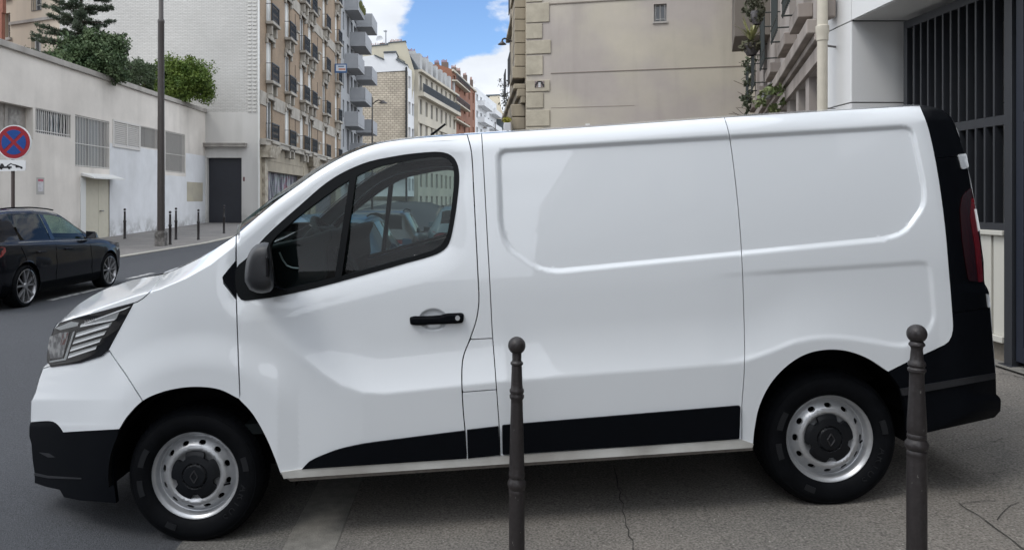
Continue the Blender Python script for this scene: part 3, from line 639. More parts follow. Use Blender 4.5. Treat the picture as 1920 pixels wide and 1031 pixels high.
vbx(ub, 640, 1380, Ys+.40, 2*Yc-Ys-.35, 882, 905)  # another added block, lower still, to keep the ground beneath dark
ub.build('underbody', DARK, VAN)
WF = P(366, 891, Ys+.085); WR = P(1555, 822, Ys+.085)
for side in (0, 1):
    for wc, px in ((WF, 376), (WR, 1558)):
        tb = MB(); c0 = P(px, 893 if px < 900 else 825, Ys)
        y0, y1 = (Ys+.02, Ys+.36) if not side else (2*Yc-Ys-.36, 2*Yc-Ys-.02)
        arc = [(c0.x+.455*math.cos(R(a)), c0.z+.43*math.sin(R(a))) for a in range(-8, 189, 7)]
        n = len(arc); vs = [(a, y0, b) for a, b in arc]+[(a, y1, b) for a, b in arc]; yb = y1 if not side else y0
        tb.add(vs, [(i, i+1, n+i+1, n+i) for i in range(n-1)]); tb.add([(a, yb, b) for a, b in arc], [tuple(range(n))])
        tb.build('wheel_housing', DARK, VAN)
# interior
ib = MB(); vbx(ib, 905, 915, Ys+.12, 2*Yc-Ys-.12, 262, 850); ib.build('bulkhead', INTG, VAN)
ib = MB(); vbx(ib, 440, 905, Ys+.12, 2*Yc-Ys-.12, 780, 800); ib.build('cabin_floor', INTB, VAN)
dd = MB(); pts = [P(452,470,Ys), P(500,462,Ys), P(545,452,Ys), P(585,440,Ys), P(606,432,Ys), P(612,445,Ys), P(600,470,Ys), P(604,520,Ys), P(585,560,Ys), P(560,700,Ys), P(450,700,Ys)]
dd.prism([Vector((p.x, Ys+.16, p.z)) for p in pts], (0, 1.64, 0)); dash = dd.build('dashboard', INTB, VAN, bevel=.02)
dv = MB(); dv.path([P(524,473,Ys+.15), P(530,487,Ys+.15), P(538,498,Ys+.15), P(548,502,Ys+.15), P(560,503,Ys+.15)], .0045); dv.build('vent_trim', SILV, dash)
bnz = MB(); q = [P(565,446,Ys+.45), P(580,428,Ys+.45), P(600,424,Ys+.45), P(612,432,Ys+.45), P(606,470,Ys+.45), P(570,470,Ys+.45)]
bnz.prism(q, (0, .36, 0)); bnz.build('instrument_hood', INTB, dash, bevel=.02)
scn = MB(); scn.prism([P(548,447,Ys+.75), P(556,447,Ys+.75), P(566,500,Ys+.75), P(556,500,Ys+.75)], (0, .3, 0)); scn.build('screen', GLSB, dash)
sw = MB(); ctr = P(628, 462, Ys+.50); ax = Vector((.80, 0, .60)).normalized(); u_ = Vector((0, 1, 0)); v_ = ax.cross(u_)
ring = [ctr + (u_*math.cos(a)+v_*math.sin(a))*.19 for a in np.linspace(0, 2*math.pi, 33)]
sw.path(ring, .016, 8); [sw.bar(ctr, ctr+(u_*math.cos(a)+v_*math.sin(a))*.18, .02, .014) for a in (0, math.pi, math.pi*1.5)]; sw.bar(ctr-ax*.03, ctr+ax*.02, .06, .06, 16); sw.bar(ctr, ctr-ax*.35, .03)
sw.build('steering_wheel', INTB, VAN, smooth=True)
def seat(y0, y1, nm='seat'):
    e = bpy.data.objects.new(nm, None); C.objects.link(e); e.location = (P(780, 600, Ys).x, (y0+y1)/2, P(780, 640, Ys).z); attach(e, VAN)
    m = MB(); pb = [P(712,575,Ys), P(830,600,Ys), P(830,650,Ys), P(705,640,Ys)]; m.prism([Vector((p.x, y0, p.z)) for p in pb], (0, y1-y0, 0)); m.build('seat_cushion', SEATM, e, bevel=.04, seg=3)
    m = MB(); pb = [P(815,600,Ys), P(868,585,Ys), P(893,420,Ys), P(868,395,Ys), P(848,405,Ys)]; m.prism([Vector((p.x, y0, p.z)) for p in pb], (0, y1-y0, 0)); m.build('backrest', SEATM, e, bevel=.04, seg=3)
    ym = (y0+y1)/2; m = MB(); pb = [P(872,392,Ys), P(868,335,Ys), P(892,335,Ys), P(893,392,Ys)]; m.prism([Vector((p.x, ym-.13, p.z)) for p in pb], (0, .26, 0)); m.build('headrest', SEATM, e, bevel=.03, seg=3)
seat(Ys+.22, Ys+.72); seat(Ys+.80, Ys+1.25); seat(Ys+1.27, Ys+1.72)
rm = MB(); rm.prism([P(690,300,Yc), P(718,296,Yc), P(716,312,Yc), P(690,316,Yc)], (-.02, 0, 0)); rm.bar(P(702,300,Yc), P(690,285,Yc), .006); rm.build('rear_view_mirror', INTB, VAN)
hlr = strip('headliner', [(705,276),(760,268),(870,262)], (-.01, -.01), INTG)
an = MB(); an.bar(P(806,262,4.42), P(812,252,4.42), .012, .009); an.bar(P(808,254,4.42), P(835,233,4.42), .0075, .006); an.build('roof_aerial', RUB, VAN, smooth=True)
wp = MB(); wp.path([P(455,452,Ys+.5), P(500,430,Ys+.62), P(540,405,Ys+.9)], .008); wp.build('wiper', BLK, VAN)

# wheels
RIMP = [(.222,.012),(.2235,.004),(.2205,-.002),(.214,-.001),(.210,.008),(.203,.012),(.199,.018),(.197,.032),(.192,.045),(.187,.047)]
def dish(r):    # depth of the disc (positive = away from the camera)
    return np.interp(r, [0,.095,.110,.120,.132,.148,.176,.184,.190], [.028,.028,.020,.008,.002,.006,.034,.045,.047])
def steel_wheel(c, side, parent, rot=0.0):
    """c = centre of the outer face; side = -1 faces the camera"""
    e = bpy.data.objects.new('wheel', None); C.objects.link(e); e.location = c; attach(e, parent); sg = -side
    n = 72; t = MB()
    prof = [(.212,.010),(.216,-.008),(.226,-.018),(.245,-.027),(.268,-.031),(.285,-.030),(.300,-.024),(.303,-.0215),(.306,-.022),(.318,-.010),(.326,.004),(.331,.020),(.334,.045),(.334,.130),(.331,.155),(.320,.178),(.290,.195),(.250,.200),(.215,.185)]
    t.lathe(c, [(r, h*sg) for r, h in prof], n, 'Y'); ty = t.build('tyre', RUB, e, smooth=True)
    tr = MB()
    for k in range(60):
        a = 2*math.pi*k/60
        for (r0, r1, d0, d1) in ((.326,.336,.006,.030), (.3350,.3368,.04,.075), (.3350,.3368,.10,.135)):
            p = [(c[0]+rr*math.cos(a+o_), c[1]+dd_*sg, c[2]+rr*math.sin(a+o_)) for dd_, rr in ((d0, r0), (d1, r1)) for o_ in (0, .075)]
            q = [(c[0]+(rr-.01)*math.cos(a+o_), c[1]+dd_*sg, c[2]+(rr-.01)*math.sin(a+o_)) for dd_, rr in ((d0, r0), (d1, r1)) for o_ in (0, .075)]
            tr.hexa([q[0], q[1], q[3], q[2], p[0], p[1], p[3], p[2]])
    tr.build('tread', RUB, ty)
    m = MB(); m.lathe(c, [(r, h*sg) for r, h in RIMP] + [(.187, .16*sg)], n, 'Y'); m.build('rim', SILV, e, smooth=True)
    def dm(x, y):
        r = np.hypot(x, y); return np.stack([c[0]+np.asarray(x), c[1]+sg*dish(r), c[2]+np.asarray(y)], 1)
    circ = lambda r, k=72: [(r*math.cos(2*math.pi*i/k), r*math.sin(2*math.pi*i/k)) for i in range(k)]
    holes = []
    for k in range(12):
        a = 2*math.pi*(k+.5)/12+rot; ca, sa = math.cos(a), math.sin(a)
        holes.append([(ca*(.1605+u)-sa*v, sa*(.1605+u)+ca*v) for u, v in [((.0105)*math.cos(b), (.0175)*math.copysign(abs(math.sin(b))**.8, math.sin(b))) for b in np.linspace(0, 2*math.pi, 13)[:-1]]])
    d_ = panel('wheel_disc', circ(.1885), SILV, e, dm, holes, pitch=.0085, gap=0, thick=.014, thickv=(0, sg, 0))
    if side > 0:
        pass
    bk = MB(); bk.lathe(c, [(.0, .075*sg), (.186, .075*sg)], 36, 'Y'); bk.build('brake_drum', DARK, e)
    # black hub cover with five lobes
    star = []
    for i in range(120):
        a = 2*math.pi*i/120; q = math.cos(5*(a-math.pi/2-rot*.4)); rr = .119 if q > -.45 else (.119-.026*min(1, (-.45-q)/.35)); star.append((rr*math.cos(a), rr*math.sin(a)))
    def hm(x, y):
        r = np.hypot(x, y); return np.stack([c[0]+np.asarray(x), c[1]+sg*np.interp(r, [0,.05,.056,.058,.060,.063,.10,.119], [-.016,-.014,-.011,-.003,-.003,-.010,-.004,.004]), c[2]+np.asarray(y)], 1)
    h_ = panel('hub_cover', star, HUBB, e, hm, pitch=.005, gap=0, thick=.02, thickv=(0, sg, 0))
    lg = MB()
    for k in range(2):   # lozenge emblem made of two bent bars
        s2 = 1 if k else -1
        pts = [Vector((c[0]+s2*x, c[1]-.018*sg, c[2]+z)) for x, z in ((0, .030), (.018, 0), (0, -.030))]
        lg.path(pts, .0035, 5)
    lg.build('emblem', mat('emblem_black', (.03, .03, .033), rough=.3), h_)
    vv = MB(); a = -.35+rot; vv.bar((c[0]+.172*math.cos(a), c[1]+.02*sg, c[2]+.172*math.sin(a)), (c[0]+.150*math.cos(a-.03), c[1]-.004*sg, c[2]+.150*math.sin(a-.03)), .0045); vv.build('valve', RUB, e)
    if side < 0:
        tm = mat('tyre_lettering', (.010, .011, .013), rough=.55, spec=.25)
        for i, ch in enumerate('ARIUS'):
            a = -.32-.165*i+(.1 if rot else 0); rr = .252; ux = Vector((math.sin(a), 0, -math.cos(a))); uz = Vector((math.cos(a), 0, math.sin(a)))
            text_mesh('lettering', ch, tm, ty, (c[0]+rr*math.cos(a), c[1]-.0285, c[2]+rr*math.sin(a)), ux, uz, .052, .0012)
        ar = MB()
        for a0, a1, rr in ((.12, .38, .262), (2.6, 2.95, .262), (3.2, 3.5, .262), (-2.1, -1.9, .26)):
            for k in range(6):
                b0 = a0+(a1-a0)*k/6; b1 = a0+(a1-a0)*(k+1)/6
                ar.hexa([(c[0]+(rr+dr)*math.cos(b), c[1]+yy, c[2]+(rr+dr)*math.sin(b)) for yy in (-.028, -.0325) for b, dr in ((b0, -.014), (b1, -.014), (b1, .014), (b0, .014))])
        ar.build('sidewall_block', tm, ty)
    return e
steel_wheel(WF, -1, VAN, .08); steel_wheel(WR, -1, VAN, .26)
steel_wheel(Vector((WF.x, 2*Yc-WF.y, WF.z)), 1, VAN, .3); steel_wheel(Vector((WR.x, 2*Yc-WR.y, WR.z)), 1, VAN, .1)

# ================================================================== the ground
def near_z(X): return -.02 + .0595*X
def gz(X, Y):
    rise = .02*max(0, Y-26)
    if X >= -.62: return near_z(min(X, 5.5))
    if X >= -9.0:
        return float(np.interp(X, [-9.0,-7.0,-4.5,-1.9,-1.2,-.90,-.62], [-.01,.0,-.035,-.09,-.10,-.078,-.058])) + rise*(X < -3 and 1 or 0)*min(1, (-X-3)/3 if X > -6 else 1)
    return .125 + .008*min(5, -X-9) + rise
ASPH = mat('asphalt', (.058, .061, .068), rough=.93, var=.6, vscale=36, bump=.9, bscale=170, spec=.3)
def pave_material(name, c1, c2, sp):
    m = mat(name, c1, rough=.95, col2=c2, vscale=1.1, bump=.6, bscale=220, spec=.25); t = m.node_tree; b = t.nodes['Principled BSDF']
    src = b.inputs['Base Color'].links[0].from_socket; tcn = t.nodes.new('ShaderNodeTexCoord')
    f = t.nodes.new('ShaderNodeTexNoise'); f.inputs['Scale'].default_value = 95; f.inputs['Detail'].default_value = 4; t.links.new(tcn.outputs['Object'], f.inputs['Vector'])
    mr = t.nodes.new('ShaderNodeMapRange'); mr.inputs[1].default_value = .3; mr.inputs[2].default_value = .7; mr.inputs[3].default_value = .5; mr.inputs[4].default_value = 1.5; t.links.new(f.outputs[0], mr.inputs[0])
    sc = t.nodes.new('ShaderNodeVectorMath'); sc.operation = 'SCALE'; t.links.new(src, sc.inputs[0]); t.links.new(mr.outputs[0], sc.inputs['Scale'])
    v = t.nodes.new('ShaderNodeTexVoronoi'); v.inputs['Scale'].default_value = 30; t.links.new(tcn.outputs['Object'], v.inputs['Vector'])     # pale grit
    lt = t.nodes.new('ShaderNodeMath'); lt.operation = 'LESS_THAN'; lt.inputs[1].default_value = .12; t.links.new(v.outputs['Distance'], lt.inputs[0])
    v2 = t.nodes.new('ShaderNodeMath'); v2.operation = 'MULTIPLY'; sx = t.nodes.new('ShaderNodeSeparateXYZ'); t.links.new(v.outputs['Color'], sx.inputs[0]); t.links.new(lt.outputs[0], v2.inputs[0])
    gt = t.nodes.new('ShaderNodeMath'); gt.operation = 'GREATER_THAN'; gt.inputs[1].default_value = .80; t.links.new(sx.outputs[0], gt.inputs[0]); t.links.new(gt.outputs[0], v2.inputs[1])
    x = t.nodes.new('ShaderNodeMix'); x.data_type = 'RGBA'; x.inputs[7].default_value = (*sp, 1); t.links.new(v2.outputs[0], x.inputs[0]); t.links.new(sc.outputs[0], x.inputs[6])
    # dark blots
    n3 = t.nodes.new('ShaderNodeTexNoise'); n3.inputs['Scale'].default_value = 4.3; n3.inputs['Detail'].default_value = 4; t.links.new(tcn.outputs['Object'], n3.inputs['Vector'])
    m3 = t.nodes.new('ShaderNodeMapRange'); m3.inputs[1].default_value = .68; m3.inputs[2].default_value = .74; m3.inputs[4].default_value = .35; t.links.new(n3.outputs[0], m3.inputs[0])
    x2 = t.nodes.new('ShaderNodeMix'); x2.data_type = 'RGBA'; x2.inputs[7].default_value = (c1[0]*.4, c1[1]*.4, c1[2]*.4, 1); t.links.new(m3.outputs[0], x2.inputs[0]); t.links.new(x.outputs[2], x2.inputs[6])
    t.links.new(x2.outputs[2], b.inputs['Base Color']); return m
PAVE = pave_material('pavement_asphalt', (.185, .170, .152), (.145, .137, .126), (.34, .33, .30))
FPAVE = pave_material('far_pavement', (.19, .18, .172), (.15, .145, .14), (.25, .24, .22))
KERB = mat('granite_kerb', (.165, .158, .142), rough=.9, var=.35, vscale=5, bump=.5, bscale=120)
def sheet(name, xs, ys, zf, m, kind='structure'):
    vs = [(x, y, zf(x, y)) for y in ys for x in xs]; n = len(xs)
    me = bpy.data.meshes.new(name); me.from_pydata(vs, [], [(j*n+i, j*n+i+1, (j+1)*n+i+1, (j+1)*n+i) for j in range(len(ys)-1) for i in range(n-1)]); me.polygons.foreach_set('use_smooth', [True]*len(me.polygons))
    o = link_mesh(name, me, m, None); return tag(o, kind=kind)
YS = [-160,-60,-20,-8,0,8,16,26,40,60,90,140,220,400]
sheet('ground', [-500,-60,60,500], [-400,-160,-20,26,60,200,400,900], lambda x, y: -.6 + .02*max(0, min(y, 400)-26)-.3, mat('ground_soil', (.12,.11,.10), rough=1))
sheet('road', [-9.05,-8.6,-7,-5.5,-4.5,-3.2,-1.9,-1.5,-1.2,-.9], YS, gz, ASPH)
sheet('pavement', [-.64,0,2,4,5.5,12], YS[:-2], lambda x, y: near_z(min(x, 5.5)), PAVE)
sheet('opposite_pavement', [-9.18,-10,-12,-14,-20,-40], YS, gz, FPAVE)
sheet('gutter', [-1.42,-1.2,-.9], [-6,0,4,8,16,26,40], lambda x, y: gz(x, y)+.005, pave_material('gutter_concrete', (.150, .143, .130), (.105, .102, .097), (.30, .29, .27)))
def kerbrow(name, x0, x1, top0, top1, y0, y1, L, m):
    mb = MB(); y = y0; k = 0
    while y < y1:
        l = L*random.uniform(.85, 1.15); e = random.uniform(-.003, .003); rz = .02*max(0, y-26); rz1 = .02*max(0, y+l-26)
        mb.hexa([(x0, y, -.4), (x1, y, -.4), (x1, y+l-.012, -.4), (x0, y+l-.012, -.4), (x0, y, top0(x0)+rz+e), (x1, y, top0(x1)+rz+e), (x1, y+l-.012, top0(x1)+rz1+e), (x0, y+l-.012, top0(x0)+rz1+e)]); y += l
    return tag(mb.build(name, m, None, bevel=.008), kind='structure')
kerbrow('kerb', -.905, -.64, lambda x: near_z(x)+.003, None, -6, 40, 1.0, KERB)
kerbrow('opposite_kerb', -9.2, -8.98, lambda x: .130, None, 8, 110, 1.05, mat('pale_kerb', (.28,.27,.24), rough=.9, var=.3, vscale=4))
# parking bay lines, each flake sheet 4 mm above the road
MARK = mat('worn_white_line', (.42,.42,.41), rough=.9, col2=(.10,.10,.105), vscale=9, thr=(.42,.60))
pm = MB()
for a, b, x in ((12.1,14.3,-6.66),(15.4,16.6,-6.9)):
    pm.quad((x-.06, a, gz(x,a)+.004), (x+.06, a, gz(x,a)+.004), (x+.06, b, gz(x,b)+.004), (x-.06, b, gz(x,b)+.004))
tag(pm.build('road_marking', MARK), kind='structure')
# cracks and joints in the pavement
ck = mat('crack_fill', (.045,.042,.038), rough=1)
def crack(pts, w0=.006):
    mb = MB(); q = []
    for i in range(len(pts)-1):
        a, b = pts[i], pts[i+1]; k = max(2, int(math.hypot(b[0]-a[0], b[1]-a[1])/.05))
        for j in range(k): t = j/k; q.append((a[0]+(b[0]-a[0])*t+random.gauss(0, .005), a[1]+(b[1]-a[1])*t+random.gauss(0, .005)))
    for i in range(len(q)-1):
        a, b = Vector(q[i]), Vector(q[i+1]); d = (b-a).normalized(); n_ = Vector((-d.y, d.x))*w0*random.uniform(.5, 1.2)/2
        mb.quad(*[(v.x, v.y, gz(v.x, v.y)+.0045) for v in (a+n_, b+n_, b-n_, a-n_)])
    return mb
def gpt(px, py):    # photo pixel -> ground
    Y = 4
    for _ in range(12): X = (px-CX)*Y/F; Y = (H-gz(X, Y))*F/(py-CY)
    return ((px-CX)*Y/F, Y)
cm = MB()
for l, w0 in (([(1150,875),(1162,930),(1175,985),(1192,1060)], .006), ([(1795,943),(1830,965),(1865,990),(1900,1015),(1960,1060)], .008), ([(1800,945),(1845,940),(1890,935)], .004), ([(1870,975),(1885,955),(1915,935)], .005), ([(1862,892),(1875,886),(1900,882)], .004), ([(1840,822),(1862,830),(1890,818)], .005), ([(1875,700),(1900,704),(1960,722)], .009), ([(1800,845),(1840,838),(1880,842)], .004)):
    c = crack([gpt(*p) for p in l], w0); cm.add(c.v, c.f)
tag(cm.build('pavement_cracks', ck), kind='structure')
pt = MB(); q = [gpt(*p) for p in ((1895,700),(1990,700),(1990,760),(1925,735))]

# ================================================================== bollards
BOLM = mat('bollard_paint', (.023,.020,.0205), rough=.42, var=.3, vscale=18, bump=.2, bscale=90, spec=.35)
CHIP = mat('paint_chips', (.10,.095,.09), rough=.7)
def bollard_from(px, py_top, Y, prof, bottom, label):
    X = XatY(px, Y); s = Y/F; zt = ZatY(py_top, Y); gr = gz(X, Y)
    e = empty('bollard', (X, Y, gr), label, 'bollard', 'iron bollards in front of the van')
    body = [(r*s, zt-h*s) for r, h in prof if h >= 24]; body.append((body[-1][0]*1.02, gr-.05))
    m = MB(); m.lathe((X, Y, 0), body, 32); m.build('post', BOLM, e, smooth=True)
    R0 = prof[0][0]*s; m = MB(); m.lathe((X, Y, zt-R0), [(R0*math.sin(a)+1e-4, R0*math.cos(a)) for a in np.linspace(0.0, 2.75, 18)], 32); m.build('ball', BOLM, e, smooth=True)
    m = MB()
    for k in range(9):
        z = zt - s*random.uniform(120, 480); a = random.uniform(-2.6, -.5); 
        rr = float(np.interp(zt-z, [h*s for r, h in prof], [r*s for r, h in prof]))+.0006; w_ = random.uniform(.002,.005); h_ = random.uniform(.003,.012)
        m.quad(*[(X+rr*math.cos(a+da/rr), Y+rr*math.sin(a+da/rr), z+dz) for da, dz in ((-w_/2, 0), (w_/2, h_*.2), (w_/2.5, h_), (-w_/3, h_*.8))])
    m.build('paint_chips', CHIP, e)
    return e
PL = [(16.5,0),(9,30),(8.6,44),(9.5,46),(12,48.5),(12,51),(9.6,54),(9.8,58),(10.8,90),(11.5,96),(13.5,99),(13.8,103),(12,106),(12,107),(13.8,110),(13.5,114),(11,118),(11.2,124),(14.2,240),(14.4,252),(15.3,256),(15.3,261),(13.6,264),(14.5,267),(17.4,272),(17.6,277),(16,282),(14.5,285),(15.4,288),(15.4,292),(14.4,295),(14.6,300),(15,420)]
PR = [(17.5,0),(11,32),(12.5,34),(14,36.5),(14,39),(11,42),(10,46),(11.5,64),(12.5,68),(15,71),(15.3,76),(13,79),(13,80),(15.6,83),(15.6,87),(13,90),(12.4,94),(13.2,120),(16.6,185),(16.8,200),(15.5,204),(16.6,206),(17,211),(15.6,214),(17,217),(20.3,222),(20.3,229),(17.5,233),(16,235),(17.6,238),(17.8,243),(16.8,246),(17.2,250),(17.6,420)]
bollard_from(969, 631, 3.28, PL, 0, 'dark bollard with a ball top standing in front of the middle of the van')
bollard_from(1719, 608, 2.75, PR, 0, "dark ball-topped bollard beside the van's rear wheel")
# slim bollards across the street
def slim(px, py, Y, h, label):
    X = XatY(px, Y); g = gz(X, Y)
    e = empty('slim_bollard', (X, Y, g), label, 'bollard', 'bollards on the far pavement')
    m = MB(); m.lathe((X, Y, g-.02), [(.055,0),(.055,.04),(.045,.06),(.045,h*.55),(.055,h*.57),(.055,h*.60),(.040,h*.62),(.032,h*.88),(.042,h*.90),(.030,h*.92)], 12); m.build('post', BOLM, e, smooth=True)
    m = MB(); m.lathe((X, Y, g+h-.05), [(.045*math.sin(a)+1e-4, .045*math.cos(a)) for a in np.linspace(0, 3.1, 8)], 12); m.build('ball', BOLM, e, smooth=True); return e
slim(234, 0, 27.6, 1.1, 'slim bollard on the far pavement nearest the cream double door')
slim(319, 0, 24.9, 1.1, 'slim bollard between the lamp post foot and the far kerb, shortest looking of the group')
slim(330, 0, 27.4, 1.15, 'slim bollard just right of the tall lamp post, behind the one at the kerb')
slim(372, 0, 27.4, 1.1, 'slim bollard halfway between the tall lamp post and the black roller shutter')
slim(420, 0, 31.0, 1.15, 'slim bollard standing before the black roller shutter')

# ================================================================== street lamps and sign
LM = mat('lamp_post_paint', (.045,.038,.035), rough=.5, var=.2, vscale=6)
def tall_lamp():
    Y = 24.2; X = XatY(302, Y); g = gz(X, Y); e = empty('street_lamp', (X, Y, g), 'tall brown lamp post with a square base on the far pavement', 'street lamp')
    m = MB(); m.box(X-.15, X+.15, Y-.15, Y+.15, g-.02, g+.42); m.box(X-.13, X+.13, Y-.13, Y+.13, g+.42, g+.47); m.build('base', mat('scuffed_base', (.06,.055,.05), rough=.8, col2=(.20,.19,.18), vscale=9), e, bevel=.01)
    m = MB(); m.lathe((X, Y, g), [(.115,.46),(.112,2.0),(.100,4.5),(.098,7.0),(.105,7.02),(.105,7.1),(.075,7.15),(.06,9.5)], 16); m.build('post', LM, e, smooth=True)
    m = MB(); m.path([(X, Y, g+9.5), (X+.3, Y, g+10.1), (X+1.2, Y, g+10.3)], .045); m.build('arm', LM, e, smooth=True)
    m = MB(); m.box(X+1.1, X+1.9, Y-.15, Y+.15, g+10.2, g+10.34); m.build('lantern', LM, e, bevel=.04)
tall_lamp()
def small_lamp(px, Y, top, label, arm=1):
    X = XatY(px, Y); zt = ZatY(top, Y); g = gz(X, Y); e = empty('street_lamp', (X, Y, g), label, 'street lamp')
    m = MB(); m.bar((X, Y, g), (X, Y, zt), .10, .05, 8); m.build('post', LM, e, smooth=True)
    s_ = Y/F; m = MB(); m.path([(X, Y, zt-14*s_), (X+arm*6*s_, Y, zt-9*s_), (X+arm*12*s_, Y, zt-6*s_), (X+arm*18*s_, Y, zt-8*s_)], .045); m.build('arm', LM, e, smooth=True)
    m = MB(); m.lathe((X+arm*20*s_, Y, zt-12*s_), [(.04*1.2, .25),(.15,.18),(.38,.02),(.40,0),(.05,-.01)], 12); m.build('lantern', LM, e, smooth=True)
small_lamp(698, 66, 182, 'slender curved lamp post in front of the rough stone gable')
small_lamp(929, 118, 229, 'tiny distant lamp post seen just above the van roof at the end of the street', -1)
def wall_lamp():
    Y = 27.0; e = empty('wall_lamp', (XatY(968, Y), Y, ZatY(83, Y)), 'street lamp on a bracket fixed to the ornate stone facade', 'street lamp')
    m = MB(); m.path([P(972,84,Y), P(960,78,Y), P(950,73.5,Y), P(945,72.5,Y), P(942,75,Y), P(941.5,79,Y)], .03); m.build('arm', LM, e, smooth=True)
    m = MB(); c = P(941.5, 83, Y); m.lathe(c, [(.03,.10),(.06,.07),(.09,.04),(.155,-.01),(.15,-.02),(.02,-.025)], 16); m.build('lantern', LM, e, smooth=True)
wall_lamp()
def sign():
    Y = 14.6; cx, cy = 26, 267; X = XatY(22, Y); g = gz(X, Y); s_ = Y/F
    c = P(cx, cy, Y)
    e = empty('road_sign', (X, Y, g), 'round blue no stopping sign with red rim and cross on a brown post', 'road sign')
    m = MB(); m.bar((X, Y+.04, g), (X, Y+.04, c.z+.30), .033, n=10); m.build('post', mat('sign_post', (.06,.045,.04), rough=.6), e, smooth=True)
    disc = lambda r, y, n=40: [Vector((c.x+r*math.cos(a), y, c.z+r*math.sin(a))) for a in np.linspace(0, 2*math.pi, n+1)[:-1]]
    wm = mat('sign_white', (.62,.63,.64), rough=.35); rm_ = mat('sign_red', (.24,.012,.022), rough=.35, var=.08); bm_ = mat('sign_blue', (.006,.05,.22), rough=.35, var=.08)
    m = MB(); m.prism(disc(.327, Y), (0, .02, 0)); m.build('sign_plate', wm, e)
    m = MB(); m.prism(disc(.308, Y-.004), (0, .003, 0)); m.build('red_field', rm_, e)
    m = MB()
    for q in range(4):
        a0 = math.pi/2*q; th = math.asin(.030/.235)+.02; pts = []
        k0 = .030/math.sin(math.pi/4); dirn = Vector((math.cos(a0), 0, math.sin(a0)))
        pts = [c + dirn*(k0*1.0)] + [c + Vector((math.cos(a), 0, math.sin(a)))*.235 for a in np.linspace(a0-math.pi/4+th, a0+math.pi/4-th, 12)]
        m.prism([Vector((p.x, Y-.008, p.z)) for p in pts], (0, .003, 0))
    m.build('blue_field', bm_, e)
    # tow-away plate
    m = MB(); m.prism([P(a, b, Y) for a, b in rnd([(-14,300),(48,300),(48,320),(-14,322)], 3)], (0, .012, 0)); pl = m.build('tow_plate', wm, e)
    k = MB(); T = lambda pts: k.prism([P(a, b, Y-.004) for a, b in pts], (0, .003, 0))
    T([(-4,311),(0,311),(1,307),(5,307),(8,312),(22,312),(22,315),(-4,316)]); T([(12,311),(20,306),(21,307.5),(14,312.5)]); T([(20,306),(25,308.5),(24.5,310),(20,307.5)])
    T([(25,308),(30,309),(36,311),(41,313),(42,315),(33,314),(29,311),(25,310)])
    for a, b in ((2,316),(17,315.5),(31,312.8),(40,314.6)): T([(a+2.2*math.cos(t), b+2.2*math.sin(t)) for t in np.linspace(0, 6.28, 11)[:-1]])
    k.build('tow_pictogram', mat('sign_black', (.01,.01,.012), rough=.5), pl)
sign()

# ================================================================== left side of the street
GLD = mat('dark_pane', (.02,.024,.028), rough=.08, spec=.8)
GLM = mat('mid_pane', (.10,.11,.12), rough=.12, spec=.8)
WHF = mat('white_frame', (.62,.62,.60), rough=.5)
RAIL = mat('black_ironwork', (.012,.013,.015), rough=.5)
WALLC = mat('grey_cream_render', (.67,.63,.58), rough=.92, col2=(.58,.545,.50), var=.08, vscale=.45, bump=.1, bscale=8)
WALLP = mat('pale_blue_white_paint', (.64,.65,.67), rough=.85, col2=(.56,.57,.58), var=.06, vscale=.7)
weather(WALLC, .2, 1.1, .75, .14, along=.7); weather(WALLP, .2, .95, .85, .08, along=.7, seed=3.0)
COP = mat('concrete_coping', (.40,.38,.35), rough=.95, col2=(.27,.25,.23), vscale=1.4, streak=True)
BARM = mat('grille_bars', (.55,.53,.50), rough=.6)
XW = -13.5
def wy(px): return XW*F/(px-CX)                       # depth of the low wall at a photo column
def wz(px, py): return ZatY(py, wy(px))
